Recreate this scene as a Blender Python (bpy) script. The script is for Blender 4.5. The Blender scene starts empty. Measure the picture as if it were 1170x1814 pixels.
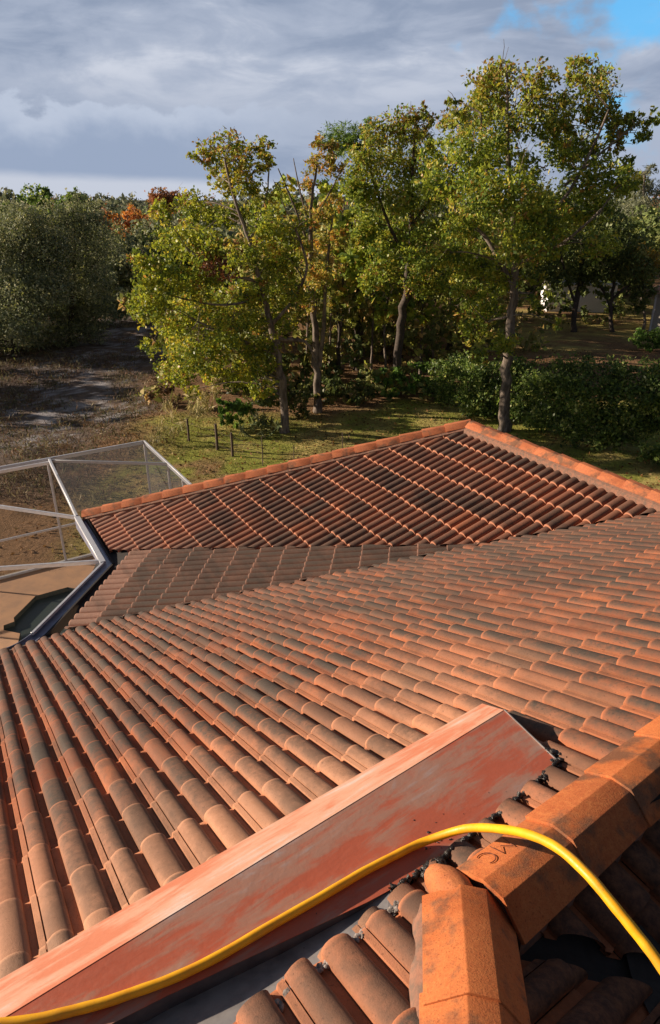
import bpy, bmesh, math, random
import numpy as np
from mathutils import Vector, Matrix
R = math.radians
S = bpy.context.scene
COL = S.collection

# ---------------------------------------------------------------- camera
cam = bpy.data.cameras.new('camera'); cam_o = bpy.data.objects.new('camera', cam); COL.objects.link(cam_o)
cam_o.location = (0, 0, 7.65); cam_o.rotation_euler = (R(90 - 24.83), 0, 0)
cam.sensor_fit = 'VERTICAL'; cam.sensor_height = 36.0; cam.lens = 36.0 * 1200 / 1814
cam.clip_start = 0.05; cam.clip_end = 6000
S.camera = cam_o

# ---------------------------------------------------------------- light
SUN_AZ, SUN_EL = R(-80), R(16.0)          # azimuth measured from +Y towards +X
sd = Vector((math.sin(SUN_AZ) * math.cos(SUN_EL), math.cos(SUN_AZ) * math.cos(SUN_EL), math.sin(SUN_EL)))
sun = bpy.data.lights.new('sun', 'SUN'); sun.energy = 5.0; sun.angle = R(0.53); sun.color = (1.0, 0.82, 0.64)
sun_o = bpy.data.objects.new('sun', sun); COL.objects.link(sun_o)
sun_o.location = (-30, -6, 20); sun_o.rotation_euler = sd.to_track_quat('Z', 'Y').to_euler()
S.view_settings.view_transform = 'Standard'; S.view_settings.look = 'None'
S.view_settings.exposure = 0.88; S.view_settings.gamma = 1.0

def world():
    w = bpy.data.worlds.new('World'); S.world = w; w.use_nodes = True
    nt = w.node_tree; nt.nodes.clear(); L = nt.links.new
    def N(t, **k):
        n = nt.nodes.new(t)
        for a, b in k.items(): setattr(n, a, b)
        return n
    def M(op, a, b=None, c=None, clamp=False):
        n = N('ShaderNodeMath', operation=op, use_clamp=clamp)
        for i, x in enumerate((a, b, c)):
            if x is None: continue
            if isinstance(x, (int, float)): n.inputs[i].default_value = x
            else: L(x, n.inputs[i])
        return n.outputs[0]
    def ramp(v, lo, hi):
        n = N('ShaderNodeMapRange', interpolation_type='SMOOTHSTEP'); L(v, n.inputs[0])
        n.inputs[1].default_value = lo; n.inputs[2].default_value = hi; return n.outputs[0]
    def mix(f, a, b):
        n = N('ShaderNodeMix', data_type='RGBA')
        if isinstance(f, (int, float)): n.inputs[0].default_value = f
        else: L(f, n.inputs[0])
        for i, x in ((6, a), (7, b)):
            if isinstance(x, tuple): n.inputs[i].default_value = (*x, 1)
            else: L(x, n.inputs[i])
        return n.outputs[2]
    tc = N('ShaderNodeTexCoord'); sep = N('ShaderNodeSeparateXYZ'); L(tc.outputs['Generated'], sep.inputs[0])
    x, y, z = sep.outputs
    az = M('ARCTAN2', x, y)                                  # 0 = ahead, + = right
    hz = M('SQRT', M('ADD', M('MULTIPLY', x, x), M('MULTIPLY', y, y)))
    el = M('ARCTAN2', z, hz)
    def noise(sx, sy, scale, det=6, rough=.55, dist=0.0, off=0.0):
        c = N('ShaderNodeCombineXYZ'); L(M('MULTIPLY', az, sx), c.inputs[0]); L(M('MULTIPLY', el, sy), c.inputs[1]); c.inputs[2].default_value = off
        n = N('ShaderNodeTexNoise'); n.inputs['Scale'].default_value = scale; n.inputs['Detail'].default_value = det
        n.inputs['Roughness'].default_value = rough; n.inputs['Distortion'].default_value = dist
        L(c.outputs[0], n.inputs['Vector']); return n.outputs[0]
    big = noise(2.6, 7.0, 1.7, 8, .55, .5, 3.1)
    streak = noise(3.0, 10.5, 2.4, 8, .58, .5, 9.4)
    puff = noise(9.0, 13.0, 1.5, 7, .55, .1, 1.7)
    sky = N('ShaderNodeTexSky', sky_type='NISHITA', sun_disc=False); sky.sun_elevation = SUN_EL; sky.sun_rotation = SUN_AZ
    sky.altitude = 10; sky.air_density = 1.3; sky.dust_density = 0.6; sky.ozone_density = 2.5
    dark, mid, lite, pale = (1.52, 1.86, 2.55), (2.2, 2.52, 3.2), (3.6, 3.8, 4.3), (3.3, 3.5, 4.0)
    t = M('ADD', M('MULTIPLY', big, .55), M('MULTIPLY', streak, .45))
    c = mix(ramp(t, .38, .53), dark, mid)
    c = mix(M('MULTIPLY', ramp(t, .50, .66), ramp(el, .07, .17)), c, lite)
    # bank of low cumulus above the horizon with a puffy upper edge
    edge = M('ADD', M('MULTIPLY', M('SUBTRACT', puff, .5), .085), M('ADD', .098, M('MULTIPLY', az, -.02)))
    below = M('SUBTRACT', edge, el)
    inb = ramp(below, -.002, .006)
    bank = mix(ramp(below, .0, .05), (2.75, 3.1, 3.8), (1.75, 2.15, 2.95))
    c = mix(M('MULTIPLY', inb, M('SUBTRACT', 1.0, ramp(az, -.22, .05))), c, bank)
    # clear pale strip right at the horizon
    lim = M('ADD', M('MULTIPLY', M('SUBTRACT', streak, .5), .012), M('ADD', .017, M('MULTIPLY', az, -.028)))
    strip = M('MULTIPLY', ramp(M('SUBTRACT', lim, el), -.006, .008), .85)
    c = mix(strip, c, pale)
    # clouds thin out towards the upper right of the view: blue gap
    gx = M('SUBTRACT', az, .405); gy = M('SUBTRACT', el, .20)
    gd = M('SQRT', M('ADD', M('MULTIPLY', M('MULTIPLY', gx, gx), 1.0), M('MULTIPLY', M('MULTIPLY', gy, gy), 2.2)))
    gap = M('SUBTRACT', 1.0, ramp(M('ADD', gd, M('MULTIPLY', M('SUBTRACT', puff, .5), .62)), .0, .175))
    bl = N('ShaderNodeMix', data_type='RGBA', blend_type='MULTIPLY'); bl.inputs[0].default_value = 1.0
    L(sky.outputs[0], bl.inputs[6]); bl.inputs[7].default_value = (.42, .92, 1.30, 1)
    c = mix(M('MULTIPLY', gap, .88), c, mix(.75, bl.outputs[2], (.75, 3.0, 5.6)))
    # added dimming of the unseen sky overhead and to the sides, cuts fill light
    aside = M('MAXIMUM', M('MULTIPLY', ramp(az, .6, 1.2), .98), M('MULTIPLY', ramp(M('MULTIPLY', az, -1.0), .65, 1.1), .2))
    over = N('ShaderNodeMix', data_type='RGBA', blend_type='MULTIPLY'); L(M('MAXIMUM', ramp(el, .26, .55), aside), over.inputs[0]); L(c, over.inputs[6]); over.inputs[7].default_value = (.26, .265, .285, 1)
    bg = N('ShaderNodeBackground'); bg.inputs[1].default_value = 0.1; L(over.outputs[2], bg.inputs[0])
    o = N('ShaderNodeOutputWorld'); L(bg.outputs[0], o.inputs[0])
world()

# ---------------------------------------------------------------- helpers
class NT:
    """small wrapper for building a material"""
    def __init__(s, name):
        s.m = bpy.data.materials.new(name); s.m.use_nodes = True; s.t = s.m.node_tree; s.t.nodes.clear()
        s.out = s.t.nodes.new('ShaderNodeOutputMaterial'); s.L = s.t.links.new
    def n(s, t, **k):
        x = s.t.nodes.new(t)
        for a, b in k.items(): setattr(x, a, b)
        return x
    def put(s, v, sock):
        if isinstance(v, (int, float)): sock.default_value = v
        elif isinstance(v, tuple): sock.default_value = (*v, 1) if len(v) == 3 and sock.type == 'RGBA' else v
        else: s.L(v, sock)
    def math(s, op, a, b=0.0, clamp=False):
        x = s.n('ShaderNodeMath', operation=op, use_clamp=clamp); s.put(a, x.inputs[0]); s.put(b, x.inputs[1]); return x.outputs[0]
    def ramp(s, v, lo, hi, a=0.0, b=1.0):
        x = s.n('ShaderNodeMapRange', interpolation_type='SMOOTHSTEP'); s.put(v, x.inputs[0])
        for i, q in enumerate((lo, hi, a, b)): x.inputs[i + 1].default_value = q
        return x.outputs[0]
    def mix(s, f, a, b, blend='MIX'):
        x = s.n('ShaderNodeMix', data_type='RGBA', blend_type=blend); s.put(f, x.inputs[0]); s.put(a, x.inputs[6]); s.put(b, x.inputs[7]); return x.outputs[2]
    def coord(s, scale=(1, 1, 1), rot=(0, 0, 0), kind='Object'):
        tc = s.n('ShaderNodeTexCoord'); mp = s.n('ShaderNodeMapping'); s.L(tc.outputs[kind], mp.inputs[0]); mp.inputs['Rotation'].default_value = rot
        m2 = s.n('ShaderNodeMapping'); s.L(mp.outputs[0], m2.inputs[0]); m2.inputs['Scale'].default_value = scale; return m2.outputs[0]
    def noise(s, vec, scale, det=4, rough=.55, dist=0.0):
        x = s.n('ShaderNodeTexNoise'); s.L(vec, x.inputs['Vector']); x.inputs['Scale'].default_value = scale
        x.inputs['Detail'].default_value = det; x.inputs['Roughness'].default_value = rough; x.inputs['Distortion'].default_value = dist; return x.outputs[0]
    def bump(s, h, strength=.3, dist=.01):
        x = s.n('ShaderNodeBump'); x.inputs['Strength'].default_value = strength; x.inputs['Distance'].default_value = dist; s.L(h, x.inputs['Height']); return x.outputs[0]
    def attr(s, name): return s.n('ShaderNodeAttribute', attribute_name=name)
    def bsdf(s, color, rough=.6, metal=0.0, normal=None, spec=.5):
        b = s.n('ShaderNodeBsdfPrincipled'); s.put(color, b.inputs['Base Color']); s.put(rough, b.inputs['Roughness'])
        b.inputs['Metallic'].default_value = metal; b.inputs['Specular IOR Level'].default_value = spec
        if normal is not None: s.L(normal, b.inputs['Normal'])
        return b.outputs[0]
    def done(s, sh): s.L(sh, s.out.inputs[0]); return s.m

def mesh_obj(name, verts, faces, mat, parent=None, smooth=None):
    me = bpy.data.meshes.new(name); me.from_pydata([tuple(v) for v in verts], [], faces); me.update()
    return link(name, me, mat, parent, smooth)
def link(name, me, mat, parent=None, smooth=None):
    o = bpy.data.objects.new(name, me); COL.objects.link(o)
    if mat: me.materials.append(mat)
    if parent is not None:
        o.parent = parent; o.matrix_parent_inverse = Matrix.Translation(parent.location).inverted()
    if smooth is not None:
        me.polygons.foreach_set('use_smooth', [True] * len(me.polygons)); me.set_sharp_from_angle(angle=R(smooth))
    return o
def thing(name, label, cat, loc=(0, 0, 0), group=None):
    o = bpy.data.objects.new(name, None); COL.objects.link(o); o.location = loc; o.empty_display_size = .2
    tag(o, label, cat, group); return o
def tag(o, label, cat, group=None, kind=None):
    if label: o['label'] = label
    if cat: o['category'] = cat
    if group: o['group'] = group
    if kind: o['kind'] = kind
    return o
def bar(p, q, w, h, up=(0, 0, 1)):
    """box from p to q, width w, height h (verts, faces)"""
    p, q = Vector(p), Vector(q); d = (q - p).normalized(); u = Vector(up)
    if abs(d.dot(u)) > .98: u = Vector((0, 1, 0))
    s = d.cross(u).normalized(); u = s.cross(d)
    V = [c + s * a * w / 2 + u * b * h / 2 for c in (p, q) for a, b in ((-1, -1), (1, -1), (1, 1), (-1, 1))]
    return V, [(3, 2, 1, 0), (4, 5, 6, 7), (0, 1, 5, 4), (1, 2, 6, 5), (2, 3, 7, 6), (3, 0, 4, 7)]
def bevelled(name, V, F, mat, parent, w=.004, seg=2):
    bm = bmesh.new(); vs = [bm.verts.new(v) for v in V]
    for f in F: bm.faces.new([vs[i] for i in f])
    bmesh.ops.recalc_face_normals(bm, faces=bm.faces)
    if w: bmesh.ops.bevel(bm, geom=list(bm.edges), offset=w, segments=seg, affect='EDGES', profile=.6)
    me = bpy.data.meshes.new(name); bm.to_mesh(me); bm.free()
    return link(name, me, mat, parent, 40)
def tube(points, radii, seg=7, cap=True):
    V, F = [], []; n = len(points); P = [Vector(p) for p in points]
    ref = Vector((.3, .9, .2)).normalized()
    for i in range(n):
        d = (P[min(i + 1, n - 1)] - P[max(i - 1, 0)]).normalized()
        s = d.cross(ref).normalized(); u = s.cross(d)
        for k in range(seg):
            a = 2 * math.pi * k / seg; V.append(P[i] + (s * math.cos(a) + u * math.sin(a)) * radii[i])
    for i in range(n - 1):
        for k in range(seg):
            a, b = i * seg + k, i * seg + (k + 1) % seg; F.append((a, b, b + seg, a + seg))
    if cap: F.append(tuple(range(seg))[::-1]); F.append(tuple((n - 1) * seg + k for k in range(seg)))
    return V, F
def merge(parts):
    V, F = [], []
    for v, f in parts:
        o = len(V); V += list(v); F += [tuple(i + o for i in q) for q in f]
    return V, F
def catmull(P, n=6):
    P = [Vector(p) for p in P]; out = []
    for i in range(len(P) - 1):
        a, b, c, d = P[max(i - 1, 0)], P[i], P[i + 1], P[min(i + 2, len(P) - 1)]
        for k in range(n):
            t = k / n
            out.append(.5 * ((2 * b) + (c - a) * t + (2 * a - 5 * b + 4 * c - d) * t * t + (3 * b - a - 3 * c + d) * t ** 3))
    return out + [P[-1]]

# ---------------------------------------------------------------- materials
def mat_tile():
    m = NT('roof_tile'); a = m.attr('Col'); g = m.attr('grime'); crest = a.outputs['Alpha']
    o = m.coord(); big = m.noise(o, 2.3, 5, .6); fine = m.noise(o, 26, 6, .7); grit = m.noise(o, 190, 3, .7); spk = m.noise(o, 75, 2, .5)
    col = m.mix(m.ramp(fine, .3, .75, 0, .5), a.outputs['Color'], m.mix(.6, a.outputs['Color'], (.50, .21, .09)))
    col = m.mix(m.ramp(crest, .0, .5, .5, 0), col, m.mix(.6, col, (.62, .19, .065)))
    gr = m.math('MULTIPLY', g.outputs['Fac'], m.math('MULTIPLY', m.ramp(crest, .25, .95, .22, 1.0), m.ramp(m.math('ADD', m.math('MULTIPLY', big, .6), m.math('MULTIPLY', fine, .4)), .33, .57, .30, 1.0)))
    col = m.mix(gr, col, (.080, .060, .047))
    stn = m.noise(m.coord((1.6, .42, 1), (0, 0, R(-31))), 1.5, 6, .65, .3)
    col = m.mix(m.math('MULTIPLY', m.ramp(stn, .45, .63, 0, .74), m.ramp(g.outputs['Fac'], .1, .6)), col, m.mix(.72, col, (.045, .036, .03)))
    col = m.mix(m.math('MULTIPLY', m.ramp(spk, .62, .72), m.math('MULTIPLY', g.outputs['Fac'], .55)), col, (.035, .025, .02))
    col = m.mix(m.ramp(grit, .3, .7, 0, .22), col, m.mix(.5, col, (.02, .012, .01)))
    h = m.math('ADD', m.math('MULTIPLY', grit, .5), m.math('MULTIPLY', fine, .5))
    return m.done(m.bsdf(col, .82, 0, m.bump(h, .55, .006), .25))
def mat_cap():
    m = NT('ridge_tile'); o = m.coord(); w_ = m.noise(m.coord((1.3, 1.3, 3)), 1.7, 4, .6); a = m.attr('Col')
    big = m.noise(o, 5, 5, .6); fine = m.noise(o, 45, 5, .7); grit = m.noise(o, 150, 4, .75)
    col = m.mix(m.ramp(fine, .35, .7), a.outputs['Color'], m.mix(.55, a.outputs['Color'], (.56, .20, .065)))
    col = m.mix(m.ramp(big, .50, .64, 0, .8), col, (.13, .080, .052))
    col = m.mix(m.ramp(grit, .55, .64, 0, .6), col, (.15, .04, .02))
    col = m.mix(m.ramp(grit, .42, .34, 0, .22), col, (.66, .30, .13))
    col = m.mix(m.ramp(w_, .48, .62, 0, .45), col, m.mix(1.0, col, (.62, .48, .42), 'MULTIPLY'))
    h = m.math('ADD', m.math('MULTIPLY', grit, .7), m.math('MULTIPLY', fine, .3))
    return m.done(m.bsdf(col, .85, 0, m.bump(h, .5, .005), .2))
def mat_paint(rot, A=(.43, .105, .055), B=(.37, .19, .135), C=(.37, .31, .30), lo=.47):
    m = NT('painted_metal'); o = m.coord((1, 1, 1), (0, 0, rot)); st = m.coord((2.2, 9.0, 2), (0, 0, rot))
    a = m.noise(st, 1.15, 6, .62, .5); b = m.noise(o, 2.2, 5, .6, .4); f = m.noise(o, 60, 4, .7); br = m.noise(m.coord((4, 60, 4), (0, 0, rot)), 1.0, 4, .6)
    k = m.math('ADD', m.math('MULTIPLY', a, .62), m.math('ADD', m.math('MULTIPLY', b, .30), m.math('MULTIPLY', br, .12)))
    col = m.mix(m.ramp(k, lo, lo + .11), A, B)
    col = m.mix(m.ramp(k, lo + .11, lo + .22, 0, .8), col, C)
    col = m.mix(m.ramp(f, .70, .76, 0, .6), col, (.17, .05, .035))
    return m.done(m.bsdf(col, m.ramp(f, .3, .7, .42, .62), 0, m.bump(m.math('ADD', m.math('MULTIPLY', a, .5), m.math('ADD', m.math('MULTIPLY', b, 1.6), m.math('MULTIPLY', f, .15))), .30, .012), .45))
def simple(name, col, rough=.6, metal=0, nscale=30, amt=.25, col2=None, bump=.2, spec=.5):
    m = NT(name); o = m.coord(); n = m.noise(o, nscale, 5, .62)
    c = m.mix(m.ramp(n, .35, .68), col, col2 or tuple(v * (1 - amt) for v in col))
    return m.done(m.bsdf(c, rough, metal, m.bump(n, bump, .01), spec))
TILE = mat_tile(); CAP = mat_cap(); PAINT = mat_paint(R(-39)); PAINT2 = mat_paint(R(-39), (.52, .180, .100), (.54, .30, .205), (.52, .43, .385), .45)
TAR = simple('roof_cement', (.012, .011, .010), .32, 0, 60, .6, (.035, .03, .026), .9)
MORTAR = simple('mortar', (.26, .12, .075), .9, 0, 22, .4, (.14, .09, .065), .8)
GALV = simple('bare_flashing', (.32, .30, .29), .38, .35, 9, .35, (.20, .19, .19), .1)
DECK_DARK = simple('underlay', (.03, .026, .024), .95)
NAVY = simple('gutter_metal', (.25, .27, .36), .35, .2, 12, .3)
ALU = simple('white_aluminium', (.52, .54, .58), .38, .15, 14, .12)
STUCCO = simple('stucco', (.55, .47, .38), .9, 0, 60, .15)
def mat_hose():
    m = NT('yellow_rubber'); o = m.coord(); a = m.noise(o, 16, 4, .6); s_ = m.noise(o, 85, 4, .7); d = m.noise(o, 5, 5, .65)
    c = m.mix(m.ramp(a, .35, .68), (.82, .41, .008), (.74, .33, .007)); c = m.mix(m.ramp(s_, .66, .74, 0, .7), c, (.30, .13, .02)); c = m.mix(m.ramp(d, .52, .68, 0, .40), c, (.42, .20, .03))
    return m.done(m.bsdf(c, m.ramp(s_, .3, .7, .34, .6), 0, m.bump(s_, .15, .002), .45))
HOSE_M = mat_hose()
WOOD = simple('weathered_post', (.12, .085, .06), .9, 0, 25, .5)

def noise2(x, y, seed=0, octs=4):
    """cheap value noise on arrays for zones of the ground"""
    rs = np.random.default_rng(seed); tot = np.zeros_like(x); amp = 1.0; s = 0
    for o in range(octs):
        g = rs.random((64, 64)); fx = x * 2 ** o % 64; fy = y * 2 ** o % 64
        i, j = np.floor(fx).astype(int), np.floor(fy).astype(int); u, v = fx - i, fy - j
        u = u * u * (3 - 2 * u); v = v * v * (3 - 2 * v); i2, j2 = (i + 1) % 64, (j + 1) % 64; i, j = i % 64, j % 64
        tot += amp * (g[i, j] * (1 - u) * (1 - v) + g[i2, j] * u * (1 - v) + g[i, j2] * (1 - u) * v + g[i2, j2] * u * v); s += amp; amp *= .55
    return tot / s
def sst(x, a, b):
    t = np.clip((x - a) / (b - a), 0, 1); return t * t * (3 - 2 * t)

# ---------------------------------------------------------------- ground
def ground_z(x, y):
    d = sst(-x, 5.5, 10) * sst(y, 19, 25)
    return -.4 * d + (noise2(x * .5 + 50, y * .5 + 50, 5, 3) - .5) * .12
def ground():
    xs = np.concatenate([np.linspace(-2500, -60, 22), np.arange(-50, 40, .28), np.linspace(48, 2500, 22)])
    ys = np.concatenate([np.linspace(-1500, -20, 10), np.arange(-6, 8, 1.5), np.arange(8, 62, .28), np.linspace(66, 4000, 34)])
    X, Y = np.meshgrid(xs, ys); n1 = noise2(X * .33 + 9, Y * .33 + 3, 1, 5); n2 = noise2(X * 1.1 + 3, Y * 1.1 + 7, 2, 5); n3 = noise2(X * 2.6 + 3, Y * 2.6 + 7, 3, 4)
    Z = ground_z(X, Y); Z = Z - 1.6 * (1 - sst(np.hypot((X + 5.45) / 1.0, (Y - 11.2) / 1.35), 1.25, 1.6))
    grass = np.array([.29, .31, .06]); straw = np.array([.54, .44, .15]); litter = np.array([.27, .16, .085]); soil = np.array([.155, .118, .098]); sand = np.array([.42, .41, .43]); far = np.array([.05, .055, .03])
    C = np.zeros(X.shape + (3,)); C[:] = litter
    def over(c, w): 
        nonlocal C
        C = C * (1 - w[..., None]) + np.asarray(c) * w[..., None]
    over(litter * .55, sst(n2, .5, .62) * .7)
    lawn = sst(Y + (n1 - .5) * 5, 9, 11) * (1 - sst(Y + (n1 - .5) * 6 - .12 * X, 25.2, 27.2)) * sst(X + (n1 - .5) * 4 + (Y - 20) * .15, -7.5, -5.5)
    over(grass, lawn); over(straw, lawn * sst(n2 * .6 + n1 * .4, .47, .60)); over(litter, lawn * sst(n3 * .5 + n1 * .5, .54, .64) * .85)
    over(grass * .8, lawn * sst(n3, .52, .6) * .5)
    band = np.exp(-((Y - 19.4 + .1 * X) / 1.3) ** 2) * (1 - sst(X, -1.5, 1.0))
    over(litter * 1.15, band * sst(n2, .42, .55) * .9)
    yard = sst(Y, 36, 39) * sst(X, 7, 10) * (1 - sst(Y, 58, 62))
    over(straw * .8, yard * sst(n1, .38, .55)); over(litter, yard * sst(n2, .5, .6) * .7)
    pond = sst(-X + (n1 - .5) * 5 - (Y - 22) * .02, 7.0, 9.5) * sst(Y + (n1 - .5) * 5, 17, 21)
    over(soil, pond); over(litter * .5, pond * sst(n2, .45, .6) * .8)
    patch = sst(n1 * .55 + n2 * .3 + n3 * .15, .51, .60) * sst(Y, 24, 27) * (1 - sst(Y, 52, 60)) * (1 - sst(-X, 24, 30))
    pth = np.array([(-19, 62), (-16.5, 52), (-15, 44), (-13, 36), (-11.5, 29), (-10.5, 25)]); dm = np.full(X.shape, 99.0)
    for (xa, ya), (xb, yb) in zip(pth[:-1], pth[1:]):
        tt = np.clip(((X - xa) * (xb - xa) + (Y - ya) * (yb - ya)) / ((xb - xa) ** 2 + (yb - ya) ** 2), 0, 1); dm = np.minimum(dm, np.hypot(X - xa - tt * (xb - xa), Y - ya - tt * (yb - ya)))
    wash = (1 - sst(dm + (n1 - .5) * 5, 1.2, 3.6)) * pond
    over(soil * 1.25, wash); over(sand, wash * sst(n2 * .35 + n3 * .65, .49, .57) * .85); over(soil * .55, pond * sst(noise2(X * 3.4 + 1, Y * 1.6 + 7, 41, 4), .54, .62) * .6)
    over(sand, pond * patch * sst(n3, .42, .58) * .75)
    over(far, sst(Y, 62, 80))
    ny, nx = X.shape; V = np.stack([X, Y, Z], -1).reshape(-1, 3)
    I = np.arange(nx * ny).reshape(ny, nx); F = np.stack([I[:-1, :-1], I[:-1, 1:], I[1:, 1:], I[1:, :-1]], -1).reshape(-1, 4)
    me = bpy.data.meshes.new('ground'); me.from_pydata(V.tolist(), [], F.tolist())
    ca = me.color_attributes.new('Col', 'FLOAT_COLOR', 'POINT'); ca.data.foreach_set('color', np.concatenate([C.reshape(-1, 3), np.ones((nx * ny, 1))], 1).ravel())
    m = NT('earth_and_grass'); a = m.attr('Col'); o = m.coord(); f = m.noise(o, 9, 6, .72); f2 = m.noise(o, 34, 4, .7); f3 = m.noise(o, 2.1, 5, .65)
    c = m.mix(m.ramp(f, .36, .64, 0, .6), a.outputs['Color'], m.mix(.62, a.outputs['Color'], (.02, .016, .01)))
    c = m.mix(m.ramp(f2, .60, .70, 0, .5), c, m.mix(.5, c, (.42, .30, .16)))
    c = m.mix(m.ramp(f3, .52, .68, 0, .45), c, m.mix(.6, c, (.03, .028, .01)))
    ob = link('ground', me, m.done(m.bsdf(c, .95, 0, m.bump(f, .8, .10), .1)), None, 60); tag(ob, None, None, kind='structure')
ground()

# ---------------------------------------------------------------- house roof planes:  z = c - k * (p . a)
class Plane:
    def __init__(s, az, k, c):
        s.az = R(az); s.k = k; s.c = c; s.a = np.array([math.sin(s.az), math.cos(s.az)]); s.b = np.array([math.cos(s.az), -math.sin(s.az)])
        s.n = np.array([k * s.a[0], k * s.a[1], 1.0]); s.n /= np.linalg.norm(s.n)
    def z(s, x, y): return s.c - s.k * (x * s.a[0] + y * s.a[1])
    def pt(s, x, y, h=0.0): return Vector((x, y, s.z(x, y) + h))
PLA = Plane(-31.23, .42654, 6.0256)
PLB = Plane(-82.23, .20275, 3.4471)
PLC = Plane(-121.23, .3176, 1.8273)
J = np.array([1.842, 7.755])
APEX = np.array([2.325, 10.708]); CORNER = np.array([-4.411, 11.065])
PLE = Plane(-31.23, .47, 0); PLE.c = 4.222 + PLE.k * float(APEX @ PLE.a)
PLD = Plane(58.77, .66, 0); PLD.c = 4.232 + PLD.k * float(APEX @ PLD.a)

def valley(p, q):
    """plan direction of the line where two planes meet"""
    d = np.cross(p.n, q.n); return d[:2] / np.linalg.norm(d[:2])

H = .050
def tile_profile():
    P = [(0.0, 0.0), (.036, 0.0)]
    for i in range(1, 10):
        th = math.pi * i / 10; P.append((.0925 - .0575 * math.cos(th), H * math.sin(th) ** .72))
    P += [(.150, 0.0), (.176, 0.0), (.181, .018), (.2025, .022), (.2035, .004), (.2075, .004), (.2085, .030)]
    for i in range(4, 11):
        th = math.pi * i / 11; P.append((.2535 - .0465 * math.cos(th), max(.030, H * math.sin(th) ** .72) if i < 6 else H * math.sin(th) ** .72))
    P.append((.2995, 0.0)); return np.array(P)
PROF = tile_profile()
H2 = .054
def full_profile():
    P = []
    for o in (0.0, .15):
        P += [(o, 0.0), (o + .020, 0.0)]
        for i in range(1, 12):
            th = math.pi * i / 12; P.append((o + .085 - .065 * math.cos(th), H2 * math.sin(th) ** .9))
    return np.array(P + [(.2995, 0.0)])
PROF_FULL = full_profile()
TW, TL_ = .30, .385
def rnd(i, j, k):
    x = math.sin(i * 127.1 + j * 311.7 + k * 74.7) * 43758.5453; return x - math.floor(x)

def tiles(name, pl, s_rng, t_rng, clips, colour, parent, t0=0.0, s0=0.0, label=None, prof=None, hh=None):
    """one slope of interlocking double roll tiles, cut by vertical planes (point, inward normal) in plan"""
    PROF_ = PROF if prof is None else prof; NP = len(PROF_); H = globals()['H'] if hh is None else hh
    g = TL_ / math.sqrt(1 + pl.k ** 2); V, F, C, G = [], [], [], []
    i0, i1 = math.floor((s_rng[0] - s0) / g), math.ceil((s_rng[1] - s0) / g); j0, j1 = math.floor((t_rng[0] - t0) / TW), math.ceil((t_rng[1] - t0) / TW)
    up = Vector(pl.n)
    for i in range(i0, i1):
        for j in range(j0, j1):
            s1, t1 = s0 + i * g, t0 + j * TW
            ctr = pl.a * (s1 + g / 2) + pl.b * (t1 + TW / 2)
            if any((ctr - np.array(p)) @ np.array(n) < -.36 for p, n in clips): continue
            base = len(V); col, pale_butt, grime = colour(i, j, ctr)
            ds, dt, dh = (rnd(i, j, 1) - .5) * .016, (rnd(i, j, 2) - .5) * .006, (rnd(i, j, 3) - .5) * .009
            tilt = (rnd(i, j, 4) - .5) * .006
            rows = ((s1 + ds - .03, -.0015, 0), (s1 + g * .5 + ds, .0115, 0), (s1 + g + ds - .022, .0215, 0), (s1 + g + ds - .004, .0225, 3), (s1 + g + ds, .0205, 1), (s1 + g + ds, -.004, 2))
            for rs, rh, kind in rows:
                for px, ph in PROF_:
                    t = t1 + px + dt + .0005; h = ph - H - .012 + rh + dh + tilt * (px / TW - .5)
                    if kind == 2: h = max(ph * .9, 0) - H - .012 - .002
                    P = pl.a * rs + pl.b * t
                    V.append(Vector((P[0], P[1], pl.z(P[0], P[1]))) + up * h)
                    cr = min(1, ph / H)
                    cc = pale_butt if kind in (1, 2) else (mixc(col, pale_butt, .25) if kind == 3 else col)
                    C.append((*cc, cr)); G.append(0.12 if kind else grime)
            for r in range(5):
                for k in range(NP - 1):
                    a = base + r * NP + k; F.append((a, a + NP, a + NP + 1, a + 1))
    me = bpy.data.meshes.new(name); me.from_pydata(V, [], F)
    me.color_attributes.new('Col', 'FLOAT_COLOR', 'POINT').data.foreach_set('color', np.array(C).ravel())
    me.attributes.new('grime', 'FLOAT', 'POINT').data.foreach_set('value', np.array(G))
    bm = bmesh.new(); bm.from_mesh(me)
    for p, n in clips:
        bmesh.ops.bisect_plane(bm, geom=bm.verts[:] + bm.edges[:] + bm.faces[:], plane_co=(p[0], p[1], 0), plane_no=(-n[0], -n[1], 0), clear_outer=True)
    bmesh.ops.recalc_face_normals(bm, faces=bm.faces)
    bm.to_mesh(me); bm.free()
    o = link(name, me, TILE, parent, 38)
    if label: o['label'] = label
    return o

def side(p, q, ref):
    """clip line through p,q keeping the side of ref"""
    p, q, ref = np.array(p[:2], float), np.array(q[:2], float), np.array(ref[:2], float); d = q - p; n = np.array([-d[1], d[0]]); n /= np.linalg.norm(n)
    if (ref - p) @ n < 0: n = -n
    return (p, n)
def shift(c, d): return (c[0] + c[1] * d, c[1])

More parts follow.
